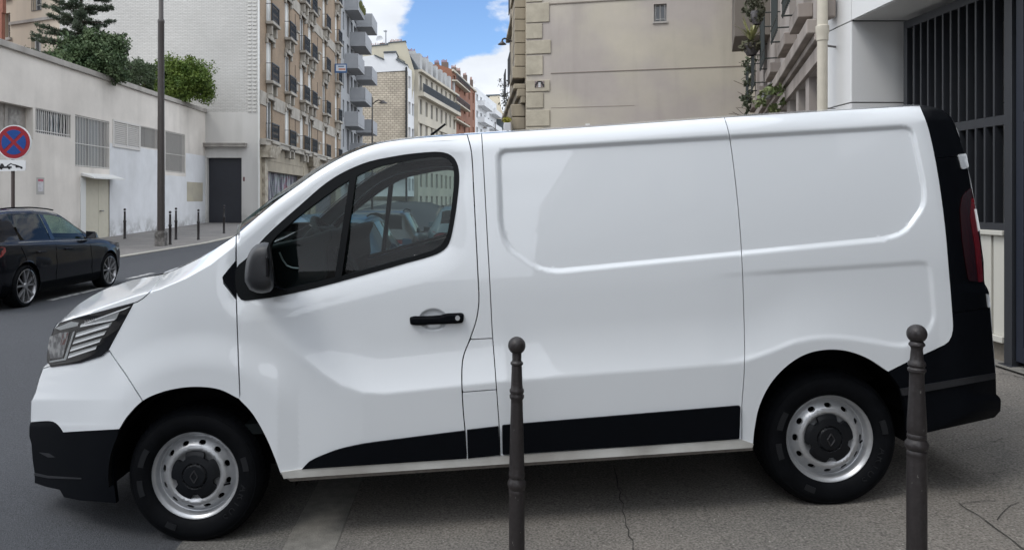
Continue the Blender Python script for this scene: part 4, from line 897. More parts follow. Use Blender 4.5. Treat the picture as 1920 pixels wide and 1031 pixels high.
def low_wall():
    e = empty('low_building', (XW, 30, .2), 'long low grey building with barred windows under a concrete coping', 'building')
    f = Frame((XW, 0), (0, 1), (1, 0))
    R_ = lambda p0, p1, t0, b0: (wy(p0), wy(p1), wz((p0+p1)/2, b0), wz((p0+p1)/2, t0))
    rects = {'niche': (wy(-60), wy(62), wz(30, 258), wz(30, 196)), 'a': (wy(67), wy(133), wz(67, 250), wz(67, 202)), 'b': (wy(141), wy(205), wz(141, 312), wz(141, 215)), 'v': (wy(212), wy(261), wz(212, 273), wz(212, 226)),
             'c': (wy(263), wy(297), wz(263, 276), wz(263, 236)), 'd': (wy(310), wy(347), wz(310, 322), wz(310, 245)), 'door': (wy(160), wy(210), gz(XW, 27)-.1, wz(160, 331))}
    m = MB(); f.wall(m, wy(-200), 38.9, 0, 6.0, list(rects.values()), .22); m.box(XW-6, XW-.4, wy(-200), 38.9, 5.4, 5.55); m.box(XW-6, XW-.02, wy(-200)-.2, wy(-200), -.3, 6.0); wl = m.build('wall', WALLC, e)
    m = MB(); f.box(m, wy(-200), 38.9, 5.98, 6.17, -.5, .09); m.build('coping', COP, e, bevel=.015)
    # lower wall painted pale, a sheet set 3 mm proud of the render
    m = MB(); top = wz(212, 283)
    for a, b, t in ((205.5,262,276),(262,309,276)):
        f.box(m, wy(a), wy(b), .1, wz(262, t)-.02, -.01, .004)
    f.box(m, wy(309), 38.88, .1, wz(309, 322)-.15, -.01, .004); f.box(m, wy(348), 38.88, .1, wz(348, 287), .004, .006); m.build('paint_patch', WALLP, wl)
    m = MB(); f.box(m, wy(350), wy(380), wz(350, 378), wz(350, 341), .006, .009); m.build('beige_patch', mat('beige_patch', (.40,.37,.29), rough=.9, col2=(.33,.31,.26), vscale=1.5), wl)
    m = MB(); f.box(m, wy(68), wy(83), wz(75, 365), wz(75, 333), .0, .003); m.build('poster_ghost', mat('poster_ghost', (.36,.35,.33), rough=.9), wl)
    m = MB(); f.box(m, wy(71), wy(81), wz(75, 359), wz(75, 337), .003, .005); m.build('poster', mat('poster_paper', (.55,.55,.57), rough=.9, col2=(.42,.40,.42), vscale=9), wl)
    m = MB(); f.box(m, wy(71), wy(81), wz(75, 340.5), wz(75, 336), .005, .007); m.build('poster_band', mat('pink_band', (.40,.12,.16), rough=.9), wl)
    for k, rail in (('a', (.02, .13, .98)), ('b', (.02, .45, .98)), ('c', (.02, .98)), ('d', (.02, .45, .98))):
        a, b, c, d = rects[k]; w_ = MB(); f.box(w_, a, b, c, d, -.215, -.205); f.box(w_, a, a+.06, c, d, -.21, -.15); f.box(w_, b-.06, b, c, d, -.21, -.15); f.box(w_, (a+b)/2-.03, (a+b)/2+.03, c, d, -.20, -.17)
        wi = w_.build('window', GLM if k == 'b' else GLD, e)
        g = MB(); n = int((b-a)/.105)
        for i in range(n+1):
            u = a+(b-a)*i/n; bend = 0
            if k == 'a' and .35 < i/n < .85:
                bend = random.uniform(-.07, .07)
            g.path([f.p(u, c, -.03), f.p(u+bend, (c+d)/2, -.03), f.p(u, d, -.03)], .0135, 5)
        for q in rail: g.bar(f.p(a, c+(d-c)*q, -.03), f.p(b, c+(d-c)*q, -.03), .017, n=5)
        g.build('bars', BARM, wi)
    a, b, c, d = rects['v']; v = MB(); f.box(v, a-.05, a+.05, c-.05, d+.05, -.02, .03); f.box(v, b-.05, b+.05, c-.05, d+.05, -.02, .03); f.box(v, a+.05, b-.05, d-.03, d+.05, -.02, .03); f.box(v, a+.05, b-.05, c-.05, c+.03, -.02, .04); f.box(v, (a+b)/2-.03, (a+b)/2+.03, c+.03, d-.03, -.02, .028)
    vv = v.build('vent', BARM, e)
    s_ = MB(); n = 13
    for i in range(n): z = c+(d-c)*(i+.3)/n; s_.hexa([f.p(a+.05, z, -.02), f.p(b-.05, z, -.02), f.p(b-.05, z+.01, -.02), f.p(a+.05, z+.01, -.02), f.p(a+.05, z-.05, .015), f.p(b-.05, z-.05, .015), f.p(b-.05, z-.04, .015), f.p(a+.05, z-.04, .015)])
    f.box(s_, a, b, c, d, -.2, -.19); s_.build('louvres', BARM, vv)
    a, b, c, d = rects['door']; m = MB(); f.box(m, a, (a+b)/2-.008, c, d, -.08, -.03); f.box(m, (a+b)/2+.008, b, c, d, -.08, -.03); dr = m.build('door', mat('cream_door', (.50,.47,.38), rough=.7, var=.06, vscale=2), e, bevel=.006)
    m = MB(); m.path([f.p((a+b)/2+.10, 1.18, -.03), f.p((a+b)/2+.10, 1.18, .03), f.p((a+b)/2+.30, 1.18, .03)], .018); m.build('handle', mat('door_steel', (.2,.2,.2), rough=.4, metal=.8), dr)
    m = MB(); f.box(m, a-.35, a-.02, .1, d-.05, -.02, .03); m.build('door_post', WHF, e)
    m = MB(); u0, u1 = wy(152), wy(212); zz = wz(160, 329); m.hexa([f.p(u0, zz-.02, .0), f.p(u1, zz-.02, .0), f.p(u1, zz-.12, .45), f.p(u0, zz-.12, .45), f.p(u0, zz+.08, .0), f.p(u1, zz+.08, .0), f.p(u1, zz-.07, .45), f.p(u0, zz-.07, .45)]); m.build('door_canopy', WHF, e)
    a, b, c, d = rects['niche']; m = MB(); f.box(m, a, b, c, d, -.235, -.225); f.box(m, b-1.1, b-.5, c, d, -.225, -.2); nb = m.build('niche_panel', mat('niche_panel', (.28,.26,.24), rough=.9, var=.2, vscale=3), e)
    m = MB(); f.box(m, b-.95, b-.35, c, d-.1, -.225, -.222+.03); m.build('stone_panel', mat('rubble_panel', (.30,.29,.27), rough=.9, col2=(.15,.14,.13), vscale=5), nb)
low_wall()

# white painted brick gable with the roller shutter, facing the camera at Y = 38.9
YG = 38.9
def gable():
    e = empty('gable_building', (XatY(430, YG), YG, .4), 'tall white painted brick gable rising behind the low building', 'building')
    f = Frame((0, YG), (1, 0), (0, -1)); X = lambda px: XatY(px, YG); Z = lambda py: ZatY(py, YG)
    wb = brick('white_painted_brick', (.55,.54,.515), (.50,.49,.465), (.42,.41,.395), .24, .075, .014, 'X', .9, .08, .85, .35)
    m = MB(); f.wall(m, X(112), X(465), Z(211), 24, [], .2); m.box(X(112), X(487)-.9, YG+.5, YG+10, 0, 24); m.build('brick_wall', wb, e)
    wr = mat('white_render', (.56,.55,.53), rough=.9, col2=(.50,.49,.47), vscale=.5, streak=True, var=.04)
    weather(wr, .3, 1.2, .6, .12, along=.7, seed=7.0)
    m = MB(); f.wall(m, X(370), X(487), -.2, Z(211), [(X(388), X(453), -.3, Z(296))], .35); f.wall(m, X(465), X(487), Z(211), 24, [], .1); m.build('rendered_wall', wr, e)
    m = MB(); a, b = X(388), X(453); z = .2
    while z < Z(296): f.box(m, a+.01, b-.01, z, z+.075, -.30, -.285); f.box(m, a+.01, b-.01, z+.075, z+.09, -.30, -.292); z += .09
    m.build('roller_shutter', mat('black_shutter', (.016,.018,.026), rough=.45, var=.15, vscale=2), e)
    m = MB(); f.box(m, X(383), X(463), Z(276), Z(271), 0, .35); f.box(m, X(383), X(464), Z(271), Z(269), 0, .40); m.build('canopy_slab', COP, e)
    m = MB(); f.box(m, X(484.5), X(487), .3, 24, 0, .09); m.build('downpipe', WHF, e)
    # toothing: two rows of protruding brick ends
    m = MB(); z = Z(210)
    while z < 16:
        for px in (468.5, 478): f.box(m, X(px)-.10, X(px)+.08, z, z+.075, 0, .045)
        z += .19
    m.build('toothing', mat('toothing_brick', (.52,.51,.48), rough=.9), e)
    m = MB(); m.box(X(456), X(459), YG-.02, YG, Z(340), Z(332)); m.build('intercom', mat('intercom', (.12,.04,.04), rough=.5), e)
gable()

# beige rendered building behind, turned a little, top left
def beige():
    Y0, Y1 = 41.0, 44.5; a = P(118, 0, Y0); b = P(-70, 0, Y1)
    e = empty('beige_building', (a.x, a.y, 0), 'beige rendered apartment building seen above the coping behind the conifer', 'building')
    U = Vector((a.x-b.x, a.y-b.y)).normalized(); f = Frame((b.x, b.y), U, (U.y, -U.x))
    def uv(px):   # where the view ray of column px meets the facade
        k = (px-CX)/F; t = (k*b.y-b.x)/(U.x-k*U.y); return t, b.y+U.y*t
    m_ = mat('beige_render', (.50,.425,.335), rough=.9, col2=(.43,.375,.31), vscale=.6, streak=True, var=.06)
    rs = []
    for p0, p1, t, bt in ((8,19,26,72),(8,19,-60,-2),(58,77,66,112),(60,78,-22,22),(58,77,-110,-60)):
        u0, y = uv(p0); u1, _ = uv(p1); rs.append((u0, u1, ZatY(bt, y), ZatY(t, y)))
    L = uv(118)[0]; m = MB(); f.wall(m, 0, L, 3, 22, rs, .28); 
    m.quad(f.p(L, 3), f.p(L, 3, -5), f.p(L, 22, -5), f.p(L, 22)); m.build('wall', m_, e)
    for r in rs: f.window(r, .26, WHF, GLM, e)
    m = MB(); u0, y = uv(20); z = ZatY(46, y); f.box(m, u0, L, z-.07, z+.09, 0, .12); 
    for r in rs[:2]: f.box(m, r[0]-.15, r[1]+.15, r[2]-.16, r[2]-.02, -.05, .14)
    m.build('string_course', COP, e)
    r = rs[3]; g = MB(); f.grille(g, r[0], r[1], r[2], r[2]+.75, .04, .16, .012); g.build('window_railing', RAIL, e)
    e2 = empty('red_brick_building', (P(-20,0,46).x, 46, 0), 'sliver of red brick building at the very left edge of the photo', 'building')
    m = MB(); m.box(XatY(-90, 40.0), XatY(5, 40.0), 40.0, 40.3, ZatY(24, 40), 22); m.box(XatY(-90, 40.0), XatY(3, 40.0), 40.0, 40.3, 3, ZatY(24, 40)); m.build('wall', mat('red_brick_far', (.24,.10,.07), rough=.9, var=.2, vscale=2), e2)
beige()

# buff brick apartment building along the street
XF = -10.75
def brick_apartments():
    e = empty('brick_apartment_building', (XF, 50, .5), 'buff brick apartment building with stone bands and black window balconies', 'building')
    f = Frame((XF, 0), (0, 1), (1, 0)); yy = lambda px: XF*F/(px-CX)
    bk = brick('buff_brick', (.27,.195,.13), (.23,.165,.11), (.27,.22,.165), .23, .07, .010, 'Y', .25, .14, .9, .9)
    st = mat('pale_stone', (.38,.355,.31), rough=.9, col2=(.26,.24,.21), vscale=1.3, var=.12)
    cols = [40.75, 44.75, 48.6, 51.0, 55.9, 60.9]; fl = [4.72, 7.86, 10.96, 14.06, 17.16]; hw = .62
    rs = [(c-hw, c+hw, z, z+2.15) for c in cols for z in fl]
    m = MB(); f.wall(m, YG, 62.9, 4.55, 19.9, rs, .30); m.build('brick_wall', bk, e)
    m = MB(); m.box(XF-9, XF-.32, YG+.06, 62.9, 4.42, 20); m.box(XF-9, XF-.56, YG+.56, 62.9, 0, 4.42); m.box(XF-.32, XF, 62.86, 62.9, 4.6, 19.9); m.build('core', st, e)
    cur = mat('white_curtain', (.60,.60,.58), rough=.8)
    for i, r in enumerate(rs):
        w_ = f.window(r, .12, WHF, cur if i % 3 else GLM, e, 1, 0, .09)
    # stone bands between the windows, band at the first floor head and up high
    m = MB()
    edges = [YG] + [v for c in cols for v in (c-hw, c+hw)] + [62.9]
    for k in range(0, len(edges), 2):
        a, b = edges[k], edges[k+1]
        f.box(m, a, b, 6.45, 7.15, 0, .05); f.box(m, a, b, 13.05, 13.75, 0, .05)
    f.box(m, YG, 62.9, 4.38, 4.62, 0, .30); f.box(m, YG, 62.9, 4.62, 4.70, 0, .36)
    m.build('stone_band', st, e)
    for c in cols:
        for z in fl:
            m = MB()
            f.box(m, c-hw-.16, c+hw+.16, z-.22, z-.06, .0, .42)                   # balcony slab
            f.box(m, c-hw+.05, c-hw+.25, z-.75, z-.22, 0, .30); f.box(m, c+hw-.25, c+hw-.05, z-.75, z-.22, 0, .30)
            if z > 5: f.box(m, c-hw+.25, c+hw-.25, z-.95, z-.3, 0, .12)
            f.box(m, c-hw-.12, c+hw+.12, z+2.15, z+2.38, 0, .16); f.box(m, c-hw-.20, c-hw, z+1.9, z+2.15, 0, .12); f.box(m, c+hw, c+hw+.20, z+1.9, z+2.15, 0, .12)
            m.build('window_surround', st, e, bevel=.02, seg=1)
    for c in cols:
        for z in fl:
            g = MB(); z0 = z-.04; f.box(g, c-hw-.1, c+hw+.1, z0+.86, z0+.92, .30, .36); f.box(g, c-hw-.1, c+hw+.1, z0+.02, z0+.06, .31, .35); f.box(g, c-hw-.1, c-hw-.05, z0, z0+.86, .30, .36); f.box(g, c+hw+.05, c+hw+.1, z0, z0+.86, .30, .36)
            for k in range(9):
                u = c-hw-.02+k*(2*hw+.04)/8; g.bar(f.p(u, z0+.06, .33), f.p(u, z0+.86, .33), .017, n=4); 
                if k < 8: g.bar(f.p(u, z0+.12, .33), f.p(u+(2*hw+.04)/8, z0+.42, .33), .016, n=4); g.bar(f.p(u+(2*hw+.04)/8, z0+.42, .33), f.p(u, z0+.78, .33), .016, n=4)
            g.bar(f.p(c-hw-.08, z0+.89, .33), f.p(c-hw-.08, z0+.89, 0), .02, n=4); g.bar(f.p(c+hw+.08, z0+.89, .33), f.p(c+hw+.08, z0+.89, 0), .02, n=4)
            g.build('balcony_railing', RAIL, e)
    m = MB(); sl = MB()
    for c in (46.7, 53.4):
        for z in fl:
            f.box(m, c-.2, c+.2, z+.3, z+.75, 0, .16); f.box(m, c-.28, c+.28, z+.75, z+.88, 0, .24); f.box(sl, c-.05, c+.05, z+.95, z+1.9, 0, .006)
    m.build('vent_block', st, e, bevel=.02, seg=1); sl.build('vent_slot', DARK, e)
    # ground floor: shop with sprayed shutter, pier, dark shop
    st2 = mat('beige_stone', (.33,.29,.22), rough=.9, col2=(.26,.23,.18), vscale=1.1, var=.1)
    r1 = (40.2, 49.0, -.2, 3.66); r2 = (52.8, 60.5, -.2, 3.75)
    m = MB(); f.wall(m, YG, 62.9, 0, 4.4, [r1, r2], .5); m.build('ground_floor_wall', st2, e)
    gr = mat('graffiti_shutter', (.30,.29,.30), rough=.7, col2=(.05,.045,.06), vscale=5, thr=(.44,.54), detail=3, streak=True); t = gr.node_tree; b = t.nodes['Principled BSDF']; src = b.inputs['Base Color'].links[0].from_socket
    tcn = t.nodes.new('ShaderNodeTexCoord'); n = t.nodes.new('ShaderNodeTexNoise'); n.inputs['Scale'].default_value = 2.2; n.inputs['Detail'].default_value = 5; t.links.new(tcn.outputs['Object'], n.inputs['Vector'])
    cr = t.nodes.new('ShaderNodeValToRGB'); cr.color_ramp.elements[0].position = .40; cr.color_ramp.elements[0].color = (.9,.9,1,1); cr.color_ramp.elements[1].position = .68; cr.color_ramp.elements[1].color = (1.0,.22,.18,1)
    for p, c_ in ((.47,(.75,1,.85,1)),(.53,(.9,.88,.95,1)),(.60,(.8,.7,.9,1))): el = cr.color_ramp.elements.new(p); el.color = c_
    t.links.new(n.outputs[0], cr.inputs[0]); x = t.nodes.new('ShaderNodeMix'); x.data_type = 'RGBA'; x.blend_type = 'MULTIPLY'; x.inputs[0].default_value = .9; t.links.new(src, x.inputs[6]); t.links.new(cr.outputs[0], x.inputs[7]); t.links.new(x.outputs[2], b.inputs['Base Color'])
    m = MB(); z = 0
    while z < 3.55: f.box(m, 40.22, 46.0, z, z+.10, -.40, -.38); f.box(m, 46.1, 48.98, z, z+.10, -.42, -.40); z += .108
    f.box(m, 46.0, 46.1, 0, 3.66, -.42, -.34); m.build('shop_shutter', gr, e)
    m = MB(); f.box(m, 40.2, 49, 3.1, 3.7, -.36, -.02); m.build('shutter_box', st2, e)
    m = MB(); f.box(m, 52.85, 60.4, 0, 3.7, -.40, -.36); f.box(m, 53.2, 54.0, .5, 3.5, -.36, -.30); m.build('dark_shop', mat('dark_shopfront', (.035,.038,.042), rough=.5, col2=(.12,.10,.12), vscale=2.5), e)
    m = MB(); m.hexa([f.p(39.1,3.75,0), f.p(40.6,3.75,0), f.p(40.6,3.75,.45), f.p(39.1,3.75,.45), f.p(39.1,4.38,0), f.p(41.4,4.38,0), f.p(41.4,4.38,.55), f.p(39.1,4.38,.55)]); f.box(m, 39.3, 39.9, .2, 3.75, 0, .16); m.build('carved_pier', mat('carved_stone', (.40,.36,.29), rough=.9, col2=(.22,.19,.15), vscale=4, bump=.8, bscale=12), e)
    m = MB(); m.hexa([f.p(50.2,3.75,0), f.p(51.6,3.75,0), f.p(51.6,3.75,.4), f.p(50.2,3.75,.4), f.p(49.6,4.38,0), f.p(52,4.38,0), f.p(52,4.38,.5), f.p(49.6,4.38,.5)])
    f.box(m, 50.5, 51.4, .2, 3.75, 0, .14); m.build('carved_pier', mat('carved_stone', (.40,.36,.29), rough=.9, col2=(.22,.19,.15), vscale=4, bump=.8, bscale=12), e)
    # projecting letting board
    b = empty('letting_board', (-10.2, 60.0, 11.9), 'small white and blue letting board sticking out of the brick building', 'sign board')
    Y = 60.0; m = MB(); m.prism([P(627.5,120,Y), P(650,120,Y), P(650,137,Y), P(627.5,137,Y)], (0, .06, 0)); m.build('frame', mat('board_blue', (.03,.10,.25), rough=.5), b)
    m = MB(); m.prism([P(630,122,Y-.01), P(648.5,122,Y-.01), P(648.5,134,Y-.01), P(630,134,Y-.01)], (0, .008, 0)); m.build('panel', mat('board_white', (.55,.60,.66), rough=.5), b)
    m = MB(); m.prism([P(634,124,Y-.02), P(645,124,Y-.02), P(645,126,Y-.02), P(634,126,Y-.02)], (0, .008, 0)); m.build('blue_line', mat('board_blue', (.03,.10,.25)), b)
    m = MB(); m.prism([P(635,129,Y-.02), P(647.5,129,Y-.02), P(647.5,131.5,Y-.02), P(635,131.5,Y-.02)], (0, .008, 0)); m.build('orange_line', mat('board_orange', (.5,.16,.07)), b)
brick_apartments()

def grey_flats():
    e = empty('grey_apartment_building', (XF, 70, .9), 'grey modern apartment block with stacked concrete balconies', 'building')
    f = Frame((XF, 0), (0, 1), (1, 0)); g1 = mat('grey_render', (.30,.31,.32), rough=.85, var=.06, vscale=.8); g2 = mat('grey_parapet', (.30,.31,.325), rough=.85, var=.06, vscale=.8)
    rs = []; z = 3.1; lv = 0; fls = []
    while z < 19:
        rs += [(63.9, 64.6, z+.45, z+1.95), (66.0, 67.3, z+.3, z+2.1), (68.1, 69.2, z+.9, z+2.1), (69.9, 71.6, z+.05, z+2.1), (72.2, 73.4, z+.8, z+2.1)]; fls.append(z); z += 2.45
    m = MB(); f.wall(m, 62.9, 75.5, 0, 21, rs, .35); m.box(XF-12, XF-.36, 62.9, 75.5, 0, 21); m.quad((XF,75.5,0),(XF-12,75.5,0),(XF-12,75.5,21),(XF,75.5,21)); m.build('wall', g1, e)
    rw = mat('rust_shutter', (.16,.07,.04), rough=.7)
    for i, r in enumerate(rs): f.window(r, .3, mat('brown_frame', (.06,.05,.045)), rw if i % 7 == 2 else GLD, e, 1 if r[1]-r[0] > .9 else 0, 0, .06)
    for k, z in enumerate(fls):
        for a, b, n1 in (((64.9,68.6,1.15),(71.2,75.0,1.5)) if k % 2 == 0 else ((67.8,72.0,1.35),)):
            m = MB(); f.box(m, a, b, z-.2, z+.02, 0, n1); f.box(m, a, b, z+.02, z+1.05, n1-.12, n1); f.box(m, a, a+.12, z+.02, z+1.05, 0, n1-.12); f.box(m, b-.12, b, z+.02, z+1.05, 0, n1-.12)
            m.build('balcony', g2, e, bevel=.02, seg=1)
    m = MB(); z = 17.9
    for k in range(90):
        a = random.uniform(65, 68.4); h = random.uniform(.2, .7); m.quad(f.p(a, z+.0, 1.0), f.p(a+.15, z, 1.1), f.p(a+.2, z+h, 1.3), f.p(a+.02, z+h, 1.25))
    m.build('balcony_plants', mat('dry_leaf', (.12,.13,.04), rough=.8), e)
grey_flats()

# ---------------------------------------------------------------- far end of the street
def far_quad_building(name, label, Y0, px0, px1, top0, top1, m_, rows, cols, wmat_, depth=8, ztop=None, ww=.9, wh=1.5, ground=2.0, rev=True, extra=None, side=True):
    """facade from (px0, Y0) to px1; the far depth follows from a level cornice seen at top0 and top1"""
    zt = ZatY(top0, Y0); Y1 = (zt-H)*F/(CY-top1); a = P(px0, 0, Y0); b = P(px1, 0, Y1); U = Vector((b.x-a.x, b.y-a.y)); L = U.length; U.normalize()
    f = Frame((a.x, a.y), U, (U.y, -U.x)); e = empty(name, (a.x, a.y, ground), label, 'building')
    fh = (zt-ground)/rows; rs = []
    for r in range(rows):
        for c in range(cols):
            u = L*(c+.5)/cols; z = ground+fh*r+fh*.22; w_ = min(ww, L/cols*.30); rs.append((u-w_, u+w_, z, z+min(wh, fh*.62)))
    m = MB(); f.wall(m, 0, L, ground, zt, rs, .25); n0 = -depth
    m.quad(f.p(0, ground), f.p(0, ground, n0), f.p(0, zt, n0), f.p(0, zt)); m.quad(f.p(L, ground), f.p(L, zt), f.p(L, zt, n0), f.p(L, ground, n0)); m.quad(f.p(0, zt), f.p(0, zt, n0), f.p(L, zt, n0), f.p(L, zt)); m.build('wall', m_, e)
    for r in rs:
        w_ = MB(); f.box(w_, r[0], r[1], r[2], r[3], -.25, -.2); w_.build('window', wmat_, e)
    return e, f, L, zt
POT = mat('clay_pot', (.27,.11,.07), rough=.85, var=.2, vscale=4)
def chimney(parent, pts, Y, m_, pots, depth=3):
    m = MB(); m.prism([P(a, b, Y) for a, b in pts], (0, depth, 0)); c = m.build('chimney', m_, parent)
    q = MB()
    for px, py in pots:
        p = P(px, py, Y+.4); s_ = Y/F; q.bar(p, p+Vector((0, 0, random.uniform(3, 5.5)*s_)), .9*s_, .7*s_, 7)
    if pots: q.build('chimney_pots', POT, c)
    return c
CREAM = mat('cream_stone', (.50,.46,.38), rough=.9, col2=(.42,.39,.33), vscale=.25, var=.06)
YEL = mat('yellowed_render', (.46,.425,.33), rough=.9, col2=(.34,.32,.27), vscale=.3, streak=True)
WHITE = mat('white_wall', (.64,.65,.66), rough=.85, var=.04, vscale=.3)
SLATE = mat('slate_roof', (.045,.055,.065), rough=.6, col2=(.09,.105,.115), vscale=.5)
ORB = mat('orange_brick', (.27,.125,.078), rough=.9, col2=(.21,.10,.065), vscale=.4, var=.12)
WGR = mat('far_window', (.14,.145,.15), rough=.3)
LGR = mat('grey_chimney', (.42,.43,.43), rough=.9, col2=(.33,.33,.33), vscale=.6)
def stone_gable():
    Y = 92; e = empty('stone_gable_building', (XatY(725, Y), Y, 1.5), 'blind gable of rough pale stone with a white rendered top', 'building')
    rb = brick('rubble_stone', (.50,.44,.35), (.40,.35,.28), (.24,.21,.17), .5, .26, .035, 'X', .8, .16, .95, .6)
    m = MB(); m.prism([P(640,330,Y), P(764,330,Y), P(764,133.5,Y), P(640,141,Y)], (0, 2, 0)); m.build('stone_wall', rb, e)
    m = MB(); m.prism([P(640,140,Y-.1), P(764,132.5,Y-.1), P(764,122,Y-.1), P(742,111,Y-.1), P(742,98,Y-.1), P(720,99,Y-.1), P(720,112,Y-.1), P(702,104,Y-.1), P(640,112,Y-.1)], (0, 2, 0)); m.build('rendered_top', WHITE, e)
    m = MB(); m.prism([P(702,102.5,Y-.3), P(720,110.5,Y-.3), P(720,112.5,Y-.3), P(702,104.5,Y-.3)], (0, 2, 0)); m.prism([P(742,110,Y-.3), P(764,121,Y-.3), P(764,123,Y-.3), P(742,112,Y-.3)], (0, 2, 0)); m.prism([P(719,97,Y-.3), P(743,96,Y-.3), P(743,98.5,Y-.3), P(719,99.5,Y-.3)], (0, 4, 0)); m.build('zinc_edge', SLATE, e)
    m = MB(); [m.bar(P(745+k*2.3, 113+k*1.2, Y+.5), P(745+k*2.3, 108+k*1.2, Y+.5), .06, n=5) for k in range(7)]; m.build('vent_pipes', SLATE, e)
    m = MB(); m.box(XatY(760.5, Y), XatY(764, Y), Y-.35, Y-.02, 1, ZatY(127, Y)); m.build('downpipe', mat('black_pipe', (.02,.02,.02), rough=.6), e)
stone_gable()
far_quad_building('white_house', 'narrow white house just beyond the rough stone gable', 92.5, 764.5, 784, 127, 142, WHITE, 5, 3, WGR, 6)
def yellow_block():
    Y = 94.8; e = empty('yellowed_building', (XatY(722, Y), Y, 2), 'high yellowed party wall with a row of chimney pots and aerials', 'building')
    m = MB(); m.prism([P(650,330,Y), P(760,330,Y), P(777,135,Y), P(760,78,Y), P(730,81,Y), P(727,84,Y), P(686,88,Y), P(650,90,Y)], (0, 1, 0)); m.build('wall', YEL, e)
    m = MB(); m.prism([P(728,79.5,Y-.1), P(761,76.5,Y-.1), P(761,78.5,Y-.1), P(728,81.5,Y-.1)], (0, 1, 0)); m.prism([P(686,86.5,Y-.1), P(728,82.5,Y-.1), P(728,84.5,Y-.1), P(686,88.5,Y-.1)], (0, 1, 0)); m.build('coping', SLATE, e)
    m = MB(); s_ = Y/F
    for k in range(9): p = P(732+k*2.6, 79.3-k*.27, Y+.5); m.bar(p, p+Vector((0, 0, random.uniform(2.5, 5)*s_)), .8*s_, .65*s_, 6)
    for k in range(12): p = P(688+k*3.2, 86.5-k*.35, Y+.5); m.bar(p, p+Vector((0, 0, random.uniform(2, 4)*s_)), .65*s_, .5*s_, 6)
    m.build('chimney_pots', POT, e)
    m = MB(); m.bar(P(723.5,84,Y), P(723.5,57,Y), .08, n=5); m.bar(P(719,58.5,Y), P(726,59,Y), .06, n=5); m.bar(P(720,60,Y), P(725,60,Y), .05, n=5); m.build('aerial', mat('aerial_metal', (.25,.26,.28), rough=.5), e)
    m = MB(); m.lathe(P(712,74.5,Y), [(.02,.10),(.25,.06),(.42,-.05),(.44,-.08)], 14, 'Y'); m.build('dish', WHITE, e)
yellow_block()
def haussmann():
    e, f, L, zt = far_quad_building('stone_apartment_building', 'cream stone apartment building with a long black balcony and slate mansard roof', 96, 784, 855.5, 131, 179, CREAM, 6, 8, WGR, 9, ww=.62, wh=1.9, ground=-.5)
    zb = ZatY(172, 96); m = MB(); f.box(m, 0, L, zb-.55, zb-.05, 0, .75); f.box(m, 0, L, zb-3.9, zb-3.65, 0, .18); f.box(m, 0, L, zb-7.1, zb-6.85, 0, .18); f.box(m, 0, L, zt-.25, zt+.05, 0, .5); m.build('cornice', CREAM, e)
    g = MB(); f.box(g, 0, L, zb+.95, zb+1.03, .62, .70); n = int(L/.22)
    for k in range(n): f.box(g, L*k/n, L*k/n+.10, zb-.05, zb+.95, .64, .68)
    f.box(g, 0, L, zb-.05, zb+.0, .6, .72); g.build('balcony_railing', RAIL, e)
    m = MB(); n0 = -6; zr = zt+3.4; m.hexa([f.p(0,zt+.05,.1), f.p(L,zt+.05,.1), f.p(L,zt+.05,-5), f.p(0,zt+.05,-5), f.p(0,zr,-2.2), f.p(L,zr,-2.8), f.p(L,zr+.1,-5), f.p(0,zr+.1,-5)]); rf = m.build('roof', SLATE, e)
    m = MB()
    for k in range(8):
        u = L*(k+.5)/8; f.box(m, u-.6, u+.6, zt+.3, zt+2.2, -1.6, .0)
    m.build('dormers', LGR, rf)
    for px, py, w_, h in ((768,96,22,26),(795,110,16,22)):
        Y = 98+ (px-768)*.25; pts = [(px-w_/2,py+h),(px+w_/2,py+h),(px+w_/2,py),(px-w_/2,py)]
        chimney(e, pts, Y, LGR, [(px-w_/2+2+i*2.6, py+.4) for i in range(int(w_/2.6))], 2)
haussmann()
def brick_far():
    e, f, L, zt = far_quad_building('orange_brick_building', 'orange brick apartment building with stepped chimneys further down the street', 117, 847, 891, 131, 172, ORB, 7, 5, mat('far_window_light', (.25,.24,.23), rough=.4), 10, ww=.7, wh=1.8, ground=0)
    m = MB(); Y = 118; m.prism([P(806,190,Y), P(850,205,Y), P(850,131,Y), P(835,126,Y), P(822,122,Y), P(806,121,Y)], (0, 7, 0)); m.build('gable', ORB, e)
    m = MB(); 
    for z in (ZatY(150,117), ZatY(190,117), ZatY(222, 117)): f.box(m, 0, L*.55, z-.2, z, 0, .8)
    f.box(m, 0, L, zt-.2, zt+.1, 0, .3); m.build('string_course', CREAM, e)
    g = MB()
    for z in (ZatY(150,117), ZatY(190,117)): f.box(g, 0, L*.55, z+.9, z+1.0, .7, .76); [f.box(g, L*.55*k/26, L*.55*k/26+.1, z, z+.9, .7, .75) for k in range(27)]
    g.build('balcony_railing', RAIL, e)
    for px, py, w_, h in ((819,118,9,9),(834,117,13,14),(851,127,10,9),(860,133,7,9),(872,141,8,9),(884,150,6,8)):
        chimney(e, [(px-w_/2,py+h+4),(px+w_/2,py+h+4),(px+w_/2,py),(px-w_/2,py)], 121+(px-819)*.25, mat('dark_brick', (.13,.10,.085), rough=.9), [(px-w_/2+1+i*2.2, py) for i in range(int(w_/2.2))], 2)
brick_far()
def white_far():
    e, f, L, zt = far_quad_building('white_apartment_building', 'white modern apartment block with slab balconies near the end of the street', 142, 891, 931, 163, 196, WHITE, 6, 6, WGR, 10, ww=1.0, wh=1.3, ground=4)
    m = MB(); fh = (zt-4)/6
    for r in range(1, 6): z = 4+fh*r; f.box(m, L*.1, L*.5, z-.1, z+.9, 0, 1.3); f.box(m, L*.62, L*.98, z-.1, z+.9, 0, 1.3)
    m.build('balcony', WHITE, e); m = MB(); m.prism([P(884,200,143), P(892,200,143), P(892,150,143), P(884,158,143)], (0, 3, 0)); m.build('parapet', WHITE, e)
white_far()
